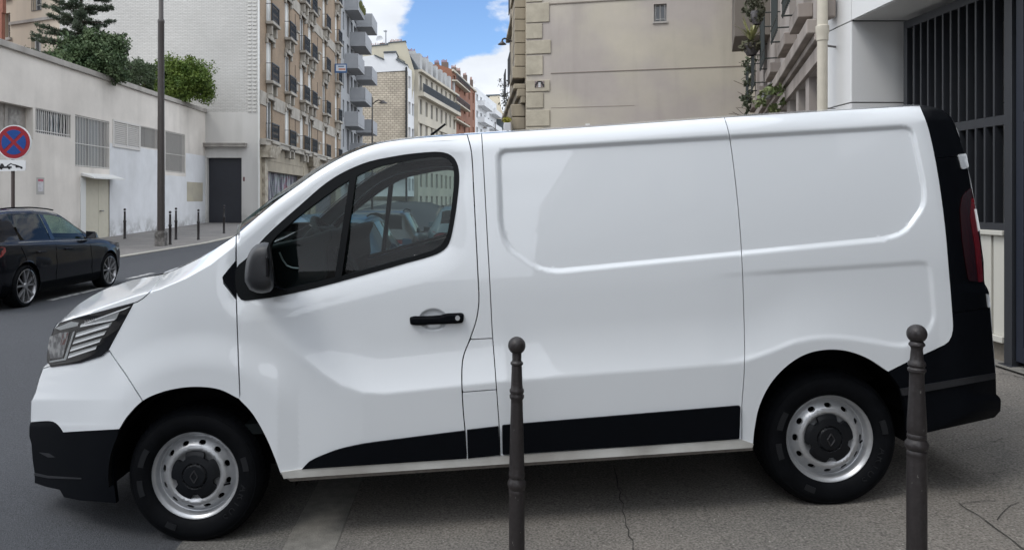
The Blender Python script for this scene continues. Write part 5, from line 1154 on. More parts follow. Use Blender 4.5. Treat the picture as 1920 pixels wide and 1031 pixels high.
def end_house():
    Y = 176; e = empty('cream_gable_house', (XatY(930, Y), Y, 3), 'cream house with a tapering chimney gable closing the street', 'building')
    m = MB(); m.prism([P(913,300,Y), P(965,300,Y), P(960,238,Y), P(948,222,Y), P(940,205,Y), P(937,179,Y), P(920,180,Y), P(914,186,Y)], (0, 8, 0)); m.build('wall', mat('pale_cream', (.55,.49,.38), rough=.9, var=.08, vscale=.2), e)
    m = MB(); m.prism([P(911,178,Y-.1), P(937,177,Y-.1), P(937,179.5,Y-.1), P(911,181,Y-.1)], (0, 8, 0)); m.build('coping', SLATE, e)
    e2 = empty('slate_roofed_house', (XatY(933, 168), 168, 3), 'low dark slate roof in front of the cream gable at the street end', 'building')
    m = MB(); m.prism([P(921,244,168), P(947,244,168), P(943,224,168), P(922,222,168)], (0, 5, 0)); m.build('roof', SLATE, e2)
    m = MB(); m.prism([P(915,300,168), P(950,300,168), P(950,243,168), P(915,243,168)], (0, 5, 0)); m.build('wall', WHITE, e2)
end_house()

# ================================================================== right side of the street
Q0 = Vector((7.4, 20.1)); QD = Vector((-.9724, .2334))      # the blind wall runs left from the corner Q0
def blind_building():
    f = Frame(Q0+QD*6.05, -QD, (-.2334, -.9724)); L = 6.05
    def up(px, py=None):     # photo pixel on the wall plane -> (u, z)
        k = (px-CX)/F; d = -QD; o = Q0+QD*L; t = (k*o.y-o.x)/(d.x-k*d.y); Y = o.y+d.y*t
        return t, (ZatY(py, Y) if py is not None else None)
    c = f.p(0, 0); e = empty('stuccoed_building', (c.x, c.y, .2), 'tall building with a blank beige party wall and toothed corner stones', 'building')
    wm = mat('beige_party_wall', (.385,.345,.315), rough=.95, col2=(.445,.405,.335), vscale=.42, var=.07, bump=.12, bscale=5, thr=(.44,.62), detail=7)
    weather(wm, 0., 1., .3, .20, along=.9, seed=5.0)
    u0 = up(1030)[0]; wr = (up(1226)[0], up(1250)[0], up(1238, 41)[1], up(1238, 8)[1])
    m = MB(); f.wall(m, 0, L+2.2, 0, 17, [wr], .20); m.build('party_wall', wm, e)
    m = MB(); u_, z1 = up(1030, 9.5); f.box(m, up(1031)[0], L+2, z1, z1+.03, 0, .022)
    z1 = up(1032, 139)[1]; f.box(m, up(1033)[0], L+2, z1, z1+.022, 0, .012); m.build('string_line', mat('joint_line', (.20,.17,.145), rough=.9), e)
    m = MB(); z1 = up(1032, 203)[1]; f.box(m, up(1033)[0], up(1190)[0], z1, z1+.012, 0, .006); m.build('faint_line', mat('joint_faint', (.27,.235,.205), rough=.9), e)
    fw = f.window(wr, .13, mat('grey_frame', (.30,.29,.28), rough=.6), GLD, e, 1, 0, .03); g = MB(); f.grille(g, wr[0]+.05, wr[1]-.05, wr[2]+.03, wr[3]-.02, -.03, .10, .008, (.08,)); g.build('bars', mat('grey_frame', (.30,.29,.28)), fw)
    m = MB(); f.box(m, wr[0]-.03, wr[1]+.03, wr[2]-.05, wr[2], -.15, .04); m.build('sill', COP, fw)
    m = MB(); a, z = up(1098, 236); f.box(m, a, a+.12, z-.03, z+.05, 0, .05); m.build('wall_fitting', WHF, e)
    # quoins
    qm = mat('quoin_stone', (.42,.38,.30), rough=.95, col2=(.34,.305,.24), vscale=1.8, var=.12, bump=.7, bscale=14)
    for px, t, b in ((1017,4,-34),(1030,42,5),(1017,73,44),(1033,101,75),(1018,141,104),(1031,172,150),(1019,203,174),(1031,237,206),(1019,268,239),(1031,300,270),(1019,340,302)):
        t, b = max(t, b), min(t, b)
        m = MB(); a, z0 = up(px, t); _, z1 = up(px, b); f.box(m, .0, a, z0+.006, z1-.006, .001, .035); m.build('quoin', qm, e, bevel=.012)
    # street facade going away at the left
    X0 = f.p(0, 0).x; Y0 = f.p(0, 0).y; st = mat('weathered_stone', (.34,.29,.21), rough=.9, col2=(.16,.14,.115), vscale=1.1, streak=True, var=.15, bump=.5, bscale=9)
    fs = Frame((X0, Y0), (0, 1), (-1, 0)); rs = [(u, u+1.2, z, z+2.3) for u in (3.2, 6.4) for z in (1.2, 5.4, 8.6, 11.8)]
    m = MB(); fs.wall(m, 0, 9.5, 0, 17, rs, .3); m.box(X0+.35, X0+5, Y0+1.2, Y0+9.5, 0, 17); fw_ = m.build('street_facade', st, e)
    for r in rs: fs.window(r, .25, mat('pale_shutter', (.4,.38,.33), rough=.8), GLD, e, 1, 0, .07)
    m = MB()
    for z in (4.72, 10.7): fs.box(m, .2, 9.5, z, z+.14, 0, .34); fs.box(m, .2, 9.5, z-.22, z, 0, .24); fs.box(m, .2, 9.5, z-.40, z-.22, 0, .14)
    for z in (7.9,): fs.box(m, .2, 9.5, z, z+.14, 0, .16)
    m.build('cornice', st, e, bevel=.02, seg=1)
    # banded pilaster by the corner
    for k in range(22):
        z = 5.05+k*.335
        if z > 12: break
        m = MB(); fs.box(m, .35, 1.9, z, z+.315, 0, .30 if k % 7 else .36); fs.box(m, .5, 1.75, z+.315, z+.335, 0, .24); m.build('pilaster_block', st, e, bevel=.025)
    for k in range(12):
        z = 4.3-k*.37; n = .42-.03*k if k < 8 else .18
        if z < 0: break
        m = MB(); m.hexa([fs.p(.35, z-.35, 0), fs.p(1.9, z-.35, 0), fs.p(1.9, z-.35, max(.1, n-.04)), fs.p(.35, z-.35, max(.1, n-.04)), fs.p(.35, z, 0), fs.p(1.9, z, 0), fs.p(1.9, z, n), fs.p(.35, z, n)]); m.build('console_block', st, e, bevel=.03)
    for u in (2.4, 5.6): m = MB(); m.hexa([fs.p(u, 3.7, 0), fs.p(u+.4, 3.7, 0), fs.p(u+.4, 3.7, .12), fs.p(u, 3.7, .12), fs.p(u, 4.45, 0), fs.p(u+.4, 4.45, 0), fs.p(u+.4, 4.45, .3), fs.p(u, 4.45, .3)]); m.build('scroll_bracket', st, e, bevel=.04)
    for u in (3.1, 6.3):
        for z in (5.4, 8.6, 11.8, 1.2):
            g = MB(); fs.grille(g, u, u+1.4, z, z+.9, .12 if z != 5.4 else .30, .12, .014); g.build('balcony_railing', RAIL, e)
    for u in (2.9, 6.1): m = MB(); fs.box(m, u, u+.35, 8.6, 10.9, .01, .07); m.build('shutter', mat('pale_shutter', (.4,.38,.33)), e)
    # a small tile picture (plain stand-in) on the corner stones
    a = up(1003, 165); b_ = up(1021, 152); t = empty('tile_plaque', tuple(f.p(a[0], a[1], .04)), 'small dark and white tile plaque stuck on the corner stones', 'tile plaque')
    tm = [mat('tile_pink', (.22,.17,.165), rough=.4), mat('tile_black', (.015,.015,.018), rough=.3), mat('tile_white', (.6,.6,.6), rough=.3)]
    pat = ["00111100", "01122110", "11022011", "10022001"]; cells = [MB(), MB(), MB()]; w_ = (b_[0]-a[0])/8; h_ = (b_[1]-a[1])/4
    for j, row in enumerate(pat):
        for i, ch in enumerate(row): f.box(cells[int(ch)], a[0]+i*w_+.003, a[0]+(i+1)*w_-.003, b_[1]-(j+1)*h_+.003, b_[1]-j*h_-.003, .036, .048)
    for k in range(3): cells[k].build('tiles', tm[k], t)
    # window box with yellow flowers on the facade
    p = P(985, 228, Y0-.05+.3); fbx = empty('flower_box', (X0-.45, Y0+1.0, p.z-.25), 'white flower box with yellow green flowers on the ornate facade', 'flower box')
    m = MB(); m.box(X0-.62, X0-.42, Y0+.1, Y0+.5, p.z-.33, p.z-.05); m.build('planter', mat('planter_white', (.5,.5,.52), rough=.6), fbx, bevel=.02)
    leaves('flowers', (X0-.52, Y0+.3, p.z+.04), (.13,.16,.10), 260, .03, mat('yellow_leaf', (.26,.24,.03), rough=.7, var=.4, vscale=20), fbx)
    return f, up

def leaf_mesh(cent, size, asp=1.8, up=None):
    n = len(cent); d = RNG.normal(size=(n, 3)); d /= np.linalg.norm(d, axis=1)[:, None]; 
    if up is not None: d = d*(1-abs(up)) + np.array([0, 0, up]); d /= np.linalg.norm(d, axis=1)[:, None]
    r_ = RNG.normal(size=(n, 3)); v = np.cross(d, r_); v /= np.linalg.norm(v, axis=1)[:, None]; s_ = size*RNG.uniform(.6, 1.35, n)[:, None]; nn = np.cross(d, v)
    a = cent-d*s_*asp*.5; b = cent+v*s_*.5+nn*s_*.12; c = cent+d*s_*asp*.5; e = cent-v*s_*.5+nn*s_*.12
    V = np.stack([a, b, c, e], 1).reshape(-1, 3); return V, [(4*i, 4*i+1, 4*i+2, 4*i+3) for i in range(n)]
def leaves(name, c, rad, n, size, m, parent, clumps=0, asp=1.8, shell=.35, low=-1):
    c = np.array(c); rad = np.array(rad)
    if clumps:
        u = RNG.normal(size=(clumps*3, 3)); u /= np.linalg.norm(u, axis=1)[:, None]; u = u[u[:, 2] > low][:clumps]; k = c+u*rad*RNG.uniform(.45, 1.0, (len(u), 1))
        cr = rad.mean()*RNG.uniform(.16, .34, len(u)); idx = RNG.integers(0, len(u), n); q = RNG.normal(size=(n, 3)); q /= np.linalg.norm(q, axis=1)[:, None]
        pos = k[idx]+q*cr[idx][:, None]*RNG.uniform(.3, 1.12, (n, 1))
    else:
        q = RNG.normal(size=(n, 3)); q /= np.linalg.norm(q, axis=1)[:, None]; pos = c+q*rad*(RNG.uniform(shell, 1, (n, 1)))
    V, Fc = leaf_mesh(pos, size, asp); me = bpy.data.meshes.new(name); me.from_pydata([tuple(v) for v in V], [], Fc); return link_mesh(name, me, m, parent)
LEAF = lambda nm, c, c2: mat(nm, c, rough=.6, col2=c2, vscale=2.2, var=.35, spec=.3)
bf, bup = blind_building()

def balcony_building():
    O = Vector((3.9, 8.55)); D = Vector((.291, .9567)); f = Frame(O, D, (-.9567, .291)); L = 12.07
    e = empty('balcony_building', (O.x, O.y, .2), 'pinkish rendered building with plant filled window railings and a stone cornice', 'building')
    def uo(px): k = (px-CX)/F; t = (k*O.y-O.x)/(D.x-k*D.y); return t, O.y+D.y*t
    U = lambda px: uo(px)[0]; Z = lambda px, py: ZatY(py, uo(px)[1])
    pk = mat('pink_grey_render', (.37,.33,.305), rough=.9, col2=(.32,.285,.26), vscale=.7, streak=True, var=.06); cs = mat('old_cornice', (.33,.29,.26), rough=.9, col2=(.22,.19,.17), vscale=2, streak=True, var=.12)
    up = [(.9,1.7),(2.6,3.5),(5.1,6.1),(8.0,9.1),(10.4,11.4)]; rs = [(a, b, 3.98, 6.3) for a, b in up]; gr = [(.35,1.15,.9,3.12),(1.5,2.3,.9,3.12),(2.6,3.5,.9,3.12),(3.9,4.9,.9,3.12),(5.4,6.6,.9,3.12),(7.2,8.6,.9,3.12),(9.4,10.8,.9,3.12)]
    m = MB(); f.wall(m, 0, L, 0, 9.5, rs+gr, .25); m.build('wall', pk, e)
    for r in rs: f.window(r, .2, WHF, GLM, e, 1, 0, .06)
    for r in gr: f.window(r, .2, WHF, GLM, e, 1, 1, .06)
    m = MB(); f.box(m, 0, L, 3.44, 3.60, 0, .16); f.box(m, 0, L, 3.36, 3.44, 0, .08); m.build('cornice', cs, e, bevel=.012)
    m = MB(); f.box(m, 0, L, 3.13, 3.30, .0, .05); m.build('lintel_band', cs, e)
    for a, b in up:
        m = MB(); f.box(m, a-.12, b+.12, 3.80, 3.97, 0, .17); m.build('window_sill', cs, e, bevel=.01)
        g = MB(); n_ = .26
        for z in (4.05, 4.22, 4.85): g.bar(f.p(a-.08, z, n_), f.p(b+.08, z, n_), .014, n=6)
        for k in range(int((b-a)/.11)+2): u = a-.08+k*.11; g.bar(f.p(u, 4.0, n_), f.p(u, 4.85, n_), .009, n=5)
        for u in (a-.08, b+.08): g.bar(f.p(u, 4.85, n_), f.p(u, 4.85, 0), .012, n=5); g.bar(f.p(u, 4.05, n_), f.p(u, 4.05, 0), .012, n=5)
        g.build('railing', mat('dark_green_iron', (.010,.016,.014), rough=.5), e)
    # projecting bay seen from below
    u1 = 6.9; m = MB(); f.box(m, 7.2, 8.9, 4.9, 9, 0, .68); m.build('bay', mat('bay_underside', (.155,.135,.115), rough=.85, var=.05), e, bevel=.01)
    dk = MB(); f.box(dk, 11.85, 12.0, 0, 9, .02, .16); dk.build('downpipe', mat('cream_pipe', (.50,.46,.38), rough=.6, var=.08, vscale=3), e)
    # plants, each its own thing
    def pot(px, py, dz, label, kind, r=.17, n_=.42):
        u, Y = uo(px+14); c = f.p(u, Z(px+14, py), n_)
        p = empty('potted_plant', tuple(c-Vector((0, 0, .25))), label, 'potted plant', 'plants hanging on the window railings')
        m = MB(); m.lathe((c.x, c.y, c.z-.26), [(r*.55, 0), (r*.85, .08), (r, .2), (r*.9, .22), (r*.8, .17)], 14); m.add([(c.x, c.y, c.z-.26)], []); m.build('pot', mat('dark_pot', (.035,.03,.032), rough=.5, col2=(.10,.09,.09), vscale=14), p, smooth=True)
        if kind == 'spiky':
            m = MB()
            for k in range(34):
                a = random.uniform(0, 6.28); sp = random.uniform(.15, .75); h = random.uniform(.25, .62); pts = [c+Vector((0, 0, -.05))]; d_ = Vector((math.cos(a), math.sin(a), 0)); w_ = Vector((-math.sin(a), math.cos(a), 0))*.022; q = []
                for t in (0, .35, .7, 1): q.append(c+d_*sp*h*t+Vector((0, 0, h*t-(sp*h*t*t*.6))))
                for i in range(3): s0 = (1, 1, .7, .05)[i]; s1 = (1, 1, .7, .05)[i+1]; m.quad(q[i]-w_*s0, q[i]+w_*s0, q[i+1]+w_*s1, q[i+1]-w_*s1)
            m.build('leaves', mat('yucca_leaf', (.16,.17,.06), rough=.5, col2=(.34,.33,.15), vscale=12), p)
            leaves('dry_leaves', tuple(c-Vector((0, 0, .08))), (.22,.22,.12), 300, .04, LEAF('dry_green', (.07,.075,.04), (.16,.14,.09)), p, asp=3)
        else:
            leaves('leaves', tuple(c+Vector((0, 0, dz))), (.2,.3,.32), 700, .035, LEAF('grey_green_leaf', (.07,.075,.05), (.15,.15,.10)), p, clumps=22, asp=2.6)
    pot(1440, 76, 0, 'spiky yellow green plant in a round dark pot on the railing under the bay', 'spiky', .15)
    pot(1456, 14, .1, 'dark pot with wispy grey green leaves at the top edge of the photo', 'leafy', .11)
    iv = empty('climbing_plant', tuple(f.p(10.5, 1.5, .1)), 'trailing ivy like plant hanging over the railing next to the party wall', 'plant')
    for k, (u, z, rr) in enumerate(((10.3,4.3,.45),(10.6,4.8,.5),(10.9,4.0,.3))):
        leaves('foliage', tuple(f.p(u, z, .25)), (.13,.26,rr), 200, .05, LEAF('trailing_leaf', (.045,.058,.036), (.11,.13,.08)), iv, clumps=14, asp=1.6)
    m = MB()
    for k in range(16): a = f.p(random.uniform(9.8, 11), random.uniform(3.4, 4.8), .2); m.path([a, a+Vector((-random.uniform(.1,.5), random.uniform(-.2,.2), random.uniform(-.2,.35)))], .006, 4)
    m.build('stems', mat('stem', (.05,.04,.03), rough=.9), iv)
    tp = empty('balcony_shrub', tuple(f.p(8, 6.0, .9)), 'dark leaves spilling over the top of the bay at the upper edge', 'plant')
    leaves('foliage', tuple(f.p(7.6, 6.12, 1.02)), (.5,.5,.10), 260, .06, LEAF('ivy_leaf', (.016,.03,.014), (.04,.07,.028)), tp)
    sg = empty('wall_light', tuple(f.p(U(1463), 2.75, .2)), 'round grey wall light hanging under the cornice of the pinkish building', 'lamp')
    c = f.p(U(1463), Z(1463, 176), .22); m = MB(); m.lathe((c.x, c.y, c.z), [(.01,-.10),(.08,-.07),(.10,0),(.08,.07),(.02,.10)], 14); m.build('globe', mat('frosted_grey', (.18,.18,.18), rough=.4), sg, smooth=True)
    m = MB(); m.bar((c.x, c.y, c.z+.1), f.p(U(1463), Z(1463, 176)+.35, .0), .02); m.build('bracket', RAIL, sg)
    for px, z0 in ((1478, 2.0),):
        u = U(px); q = empty('window_plant', tuple(f.p(u, 1.4, .2)), 'light green shoots in front of the ground floor windows' if px > 1450 else 'small bush low down beside the party wall, half hidden by the van', 'plant')
        leaves('foliage', tuple(f.p(u, ZatY(190, uo(px)[1]), .22)), (.25,.4,.30), 260, .05, LEAF('fresh_leaf', (.10,.14,.05), (.20,.22,.10)), q, clumps=10)
balcony_building()
def drainpipe():
    X, Y = XatY(1542, 8.15), 8.15; e = empty('drainpipe', (X, Y, .2), 'thick cream drainpipe with a collar at the corner of the pinkish building', 'drainpipe')
    m = MB(); m.lathe((X, Y, 0), [(.052,0),(.052,3.26),(.060,3.27),(.060,3.33),(.068,3.36),(.068,3.42),(.055,3.43),(.052,3.60),(.052,6)], 20); m.build('pipe', mat('cream_pipe', (.50,.46,.38)), e, smooth=True)
    m = MB(); m.bar((X, Y, 3.22), (X+.3, Y+.15, 3.22), .012); m.bar((X, Y, 2.55), (X+.3, Y+.15, 2.55), .012); m.build('bracket', mat('grey_iron', (.16,.15,.15), rough=.7), e)
    m = MB(); m.box(X+.0, X+.16, Y+.02, Y+.18, 3.52, 3.75); m.build('stone_foot', mat('old_cornice', (.33,.29,.26)), e, bevel=.02)
drainpipe()

def gate_building():
    e = empty('panelled_building', (3.9, 7.9, .2), 'modern building clad in pale grey panels over a recessed gateway', 'building')
    pn = mat('pale_cladding', (.66,.66,.655), rough=.5, var=.025, vscale=.6); jt = mat('dark_joint', (.05,.05,.052), rough=.9)
    YB, XB, ZS = 7.9, 3.9, 3.42
    m = MB(); m.box(XB+.02, XB+.06, YB+.02, 8.6, 0, 9); m.box(XB+.02, 12, YB+.02, YB+.06, 0, ZS); m.box(XB+.02, 12, -8, 8.6, ZS+.02, 9); m.build('core', jt, e)
    g = .006
    for z0, z1 in ((.2,1.35),(1.35,2.58),(2.58,3.42),(3.42,4.7),(4.7,6.2)):      # narrow face along the street
        m = MB(); m.box(XB, XB+.02, YB+g, 8.55, z0+g, z1-g); m.build('cladding_panel', pn, e, bevel=.002, seg=1)
    for z0, z1 in ((.2,1.2),(1.2,2.58),(2.58,3.42)):                              # return into the gateway
        for x0, x1 in ((XB, 5.35),(5.35, 7.0)):
            m = MB(); m.box(x0+g, x1-g, YB, YB+.02, z0+g, z1-g); m.build('cladding_panel', pn if z0 > 2.5 or z0 < 1.3 and 0 else pn, e, bevel=.002, seg=1)
    for y0, y1 in ((6.75,7.9),(4.6,6.75),(2.2,4.6),(-.5,2.2)):
        for z0, z1 in ((ZS,4.55),(4.55,6.2)):
            m = MB(); m.box(XB, XB+.02, y0+g, y1-g, z0+g, z1-g); m.build('cladding_panel', pn, e, bevel=.002, seg=1)
    m = MB(); m.box(XB+.02, XB+.75, -6, YB-.02, ZS, ZS+.02); m.build('soffit_panel', pn, e)
    m = MB(); y = -6
    while y < YB-.1: m.box(XB+.76, 11, y, y+.085, ZS-.02, ZS+.02); y += .11
    m.build('soffit_slats', mat('soffit_slat', (.030,.033,.038), rough=.6), e)
    m = MB(); m.box(11, 11.2, -8, YB, 0, ZS+.1); m.build('back_wall', mat('dark_yard_wall', (.05,.05,.055), rough=.9), e)
gate_building()
def fence_and_gate():
    ir = mat('anthracite_steel', (.022,.024,.029), rough=.45, var=.08, vscale=4); XG = 4.35
    e = empty('grille_fence', (XG, 7, .2), 'tall anthracite steel grille of vertical slats above the low cream wall', 'fence')
    m = MB(); m.box(XG-.03, XG+.03, 4.2, 7.69, 3.28, 3.36); m.box(XG-.03, XG+.03, 6.22, 7.69, 2.19, 2.27); m.box(XG-.03, XG+.03, 6.22, 7.69, 1.33, 1.39); m.box(XG-.03, XG+.03, 7.63, 7.69, 1.39, 3.28); m.build('frame', ir, e, bevel=.003)
    m = MB(); y = 6.34
    while y < 7.6: m.box(XG-.035, XG+.035, y, y+.022, 2.27, 3.28); m.box(XG-.035, XG+.035, y, y+.022, 1.39, 2.19); y += .115
    m.build('slats', ir, e)
    p = empty('gate_post', (XG, 6.17, .24), 'square anthracite steel post between the grille and the gate', 'post')
    m = MB(); m.box(XG-.05, XG+.05, 6.12, 6.21, .1, 3.28); m.box(XG-.08, XG+.08, 6.09, 6.24, .2, .26); m.build('shaft', ir, p, bevel=.004)
    g = empty('steel_gate', (XG, 5, .24), 'dark navy steel gate leaf at the right edge', 'gate'); nv = mat('navy_gate', (.010,.014,.026), rough=.35, var=.06)
    m = MB(); m.box(XG-.03, XG+.03, 6.02, 6.10, .30, 3.24); m.box(XG-.03, XG+.03, 3.0, 6.02, .30, .42); m.box(XG-.03, XG+.03, 3.0, 6.02, 3.14, 3.24); m.box(XG-.03, XG+.03, 3.0, 3.08, .42, 3.14); m.box(XG-.03, XG+.03, 3.08, 6.02, 2.19, 2.27); m.build('frame', nv, g, bevel=.003)
    m = MB(); m.box(XG+.01, XG+.02, 3.08, 6.02, .42, 3.14); m.build('sheet', nv, g)
    m = MB(); y = 3.2
    while y < 6: m.box(XG-.03, XG+.0, y, y+.02, .42, 3.14); y += .115
    m.build('slats', nv, g)
    w_ = empty('cream_wall', (XG, 7, .2), 'low wall of cream panels on a concrete footing under the grille', 'wall')
    cp = mat('cream_panel', (.50,.485,.43), rough=.7, var=.05, vscale=2, streak=True, col2=(.43,.42,.38))
    m = MB(); m.box(XG-.02, XG+.05, 6.22, 6.38, .47, 1.29); m.build('panel', cp, w_, bevel=.004); m = MB(); m.box(XG-.03, XG+.05, 6.395, 7.88, .47, 1.29); m.build('panel', cp, w_, bevel=.004)
    m = MB(); m.box(XG-.06, XG+.08, 6.22, 7.88, 1.29, 1.33); m.build('coping', cp, w_, bevel=.006)
    m = MB(); m.box(XG-.06, XG+.08, 6.22, 7.88, .42, .47); m.build('plinth', cp, w_, bevel=.004)
    m = MB(); m.box(XG+.0, XG+.07, 6.22, 7.88, .1, .42); m.build('footing', mat('rough_concrete', (.20,.175,.14), rough=.95, col2=(.12,.105,.085), vscale=5, bump=.6, bscale=30), w_)
fence_and_gate()
tag(sheet('threshold', [4.22,4.6,11], [2,4,6.2,7.86], lambda x, y: near_z(x if x < 5.5 else 5.5)+.02, KERB), kind='structure')

# ================================================================== trees and shrubs on the low roof
BARK = mat('bark', (.055,.042,.034), rough=.95, var=.3, vscale=8, bump=.8, bscale=30)
def conifer():
    Y = 29.5; X = XatY(152, Y); z0 = 5.5; e = empty('conifer_tree', (X, Y, z0), 'dark green conifer with drooping layered branches above the low roof', 'tree')
    m = MB(); m.bar((X, Y, z0-.1), (X, Y, 12.2), .10, .03, 8); nd = []
    rg = random.Random(3); z = 6.3; k = 0
    while z < 12.0:
        Lm = 1.72*(1-(z-6.3)/9.5)+.15; nb = 7
        for j in range(nb):
            a = j*2*math.pi/nb+k*.55+rg.uniform(-.3, .3); L = Lm*rg.uniform(.7, 1.12); d = Vector((math.cos(a), math.sin(a), 0)); pts = []
            for t in np.linspace(0, 1, 6): pts.append(Vector((X, Y, z))+d*L*t+Vector((0, 0, -.16*L*t+.20*L*t*t)))
            m.path(pts, [.028*(1-t)+.006 for t in np.linspace(0, 1, 6)], 5)
            for q in range(int(L*24)):
                t = rg.uniform(.12, 1); i = min(4, int(t*5)); p = pts[i].lerp(pts[i+1], t*5-i); sd = Vector((-d.y, d.x, 0))*rg.choice((-1, 1)); sl = .34*(1.1-t)+.08
                tip = p+(sd*.8+d*.6).normalized()*sl*rg.uniform(.5, 1.1)+Vector((0, 0, rg.uniform(-.02, .10)))
                for w_ in range(30): s_ = rg.random(); nd.append(tuple(p.lerp(tip, s_)+Vector((rg.gauss(0, .030), rg.gauss(0, .030), rg.gauss(.010, .034)))))
        z += .44*rg.uniform(.85, 1.15); k += 1
    m.build('trunk', BARK, e)
    V, Fc = leaf_mesh(np.array(nd), .026, 3.6); me = bpy.data.meshes.new('crown'); me.from_pydata([tuple(v) for v in V], [], Fc); link_mesh('crown', me, LEAF('needle', (.030,.048,.028), (.060,.080,.048)), e)
conifer()
def shrub(name, label, c, rad, n, size, m, clumps, z0=5.5, stems=8):
    e = empty(name, (c[0], c[1], z0), label, 'shrub'); s = MB()
    for k in range(stems):
        a = random.uniform(0, 6.28); t = Vector((c[0]+rad[0]*.6*math.cos(a), c[1]+rad[1]*.6*math.sin(a), c[2]+rad[2]*random.uniform(0, .7))); b = Vector((c[0]+random.uniform(-.1,.1), c[1], z0)); s.path([b, b.lerp(t, .5)+Vector((0, 0, .1)), t], [.035,.022,.008], 5)
    s.build('trunk', BARK, e); leaves('crown', c, rad, n, size, m, e, clumps=clumps, low=-.75); return e
p = lambda px, py, Y: tuple(P(px, py, Y))
shrub('broadleaf_shrub', 'large dark glossy leaved shrub on the roof below the conifer', p(172,112,28.4), (1.45,1.0,1.0), 22000, .062, LEAF('glossy_leaf', (.034,.064,.026), (.095,.135,.06)), 140)
shrub('trailing_shrub', 'sparse grey green shrub between the dark shrub and the bright bush', p(255,143,32.6), (1.1,.6,.70), 8000, .05, LEAF('grey_leaf', (.05,.08,.038), (.10,.135,.07)), 60)
shrub('bright_bush', 'rounded bright green bush hanging over the coping next to the lamp post', p(335,155,36.4), (1.75,1.1,1.18), 34000, .062, LEAF('bright_leaf', (.050,.092,.012), (.12,.17,.028)), 190)
s_ = MB()
for k in range(9):
    b = P(243+k*4.5, 158, 31.5); s_.path([b, b+Vector((random.uniform(-.1,.1), 0, .5)), b+Vector((random.uniform(-.3,.3), 0, random.uniform(.8,1.2)))], [.012,.008,.004], 4)
sb = empty('bare_twigs', tuple(P(262,160,31.5)), 'thin upright twigs rising between the two roof shrubs', 'plant'); s_.build('stems', mat('green_stem', (.05,.07,.035), rough=.8), sb)
lv = leaves('leaves', tuple(P(262,132,31.5)), (.42,.2,.45), 420, .05, LEAF('grey_leaf', (.035,.06,.03), (.075,.10,.055)), sb, asp=2.4)
# shrubby plants on a balcony at the end of the right facade
bs = empty('balcony_tree', tuple(P(950,245,33)), 'thin leafed plant leaning out over the street from the ornate facade', 'plant')
m = MB(); rgs = random.Random(5); pl = []
for k in range(9):
    a = P(956, 235-k*4, 33); b = P(rgs.uniform(936, 952), rgs.uniform(150, 215), 33+rgs.uniform(-.4,.4)); m.path([a, a.lerp(b, .5)+Vector((0,0,.12)), b], [.016,.010,.005], 4)
    for j in range(26): q = a.lerp(b, rgs.uniform(.45, 1.05)); pl.append((q.x+rgs.gauss(0,.10), q.y+rgs.gauss(0,.1), q.z+rgs.gauss(0,.10)))
m.build('stems', BARK, bs); V, Fc = leaf_mesh(np.array(pl), .065, 2.2); me = bpy.data.meshes.new('leaves'); me.from_pydata([tuple(v) for v in V], [], Fc); link_mesh('leaves', me, LEAF('olive_leaf', (.05,.055,.04), (.10,.10,.08)), bs)

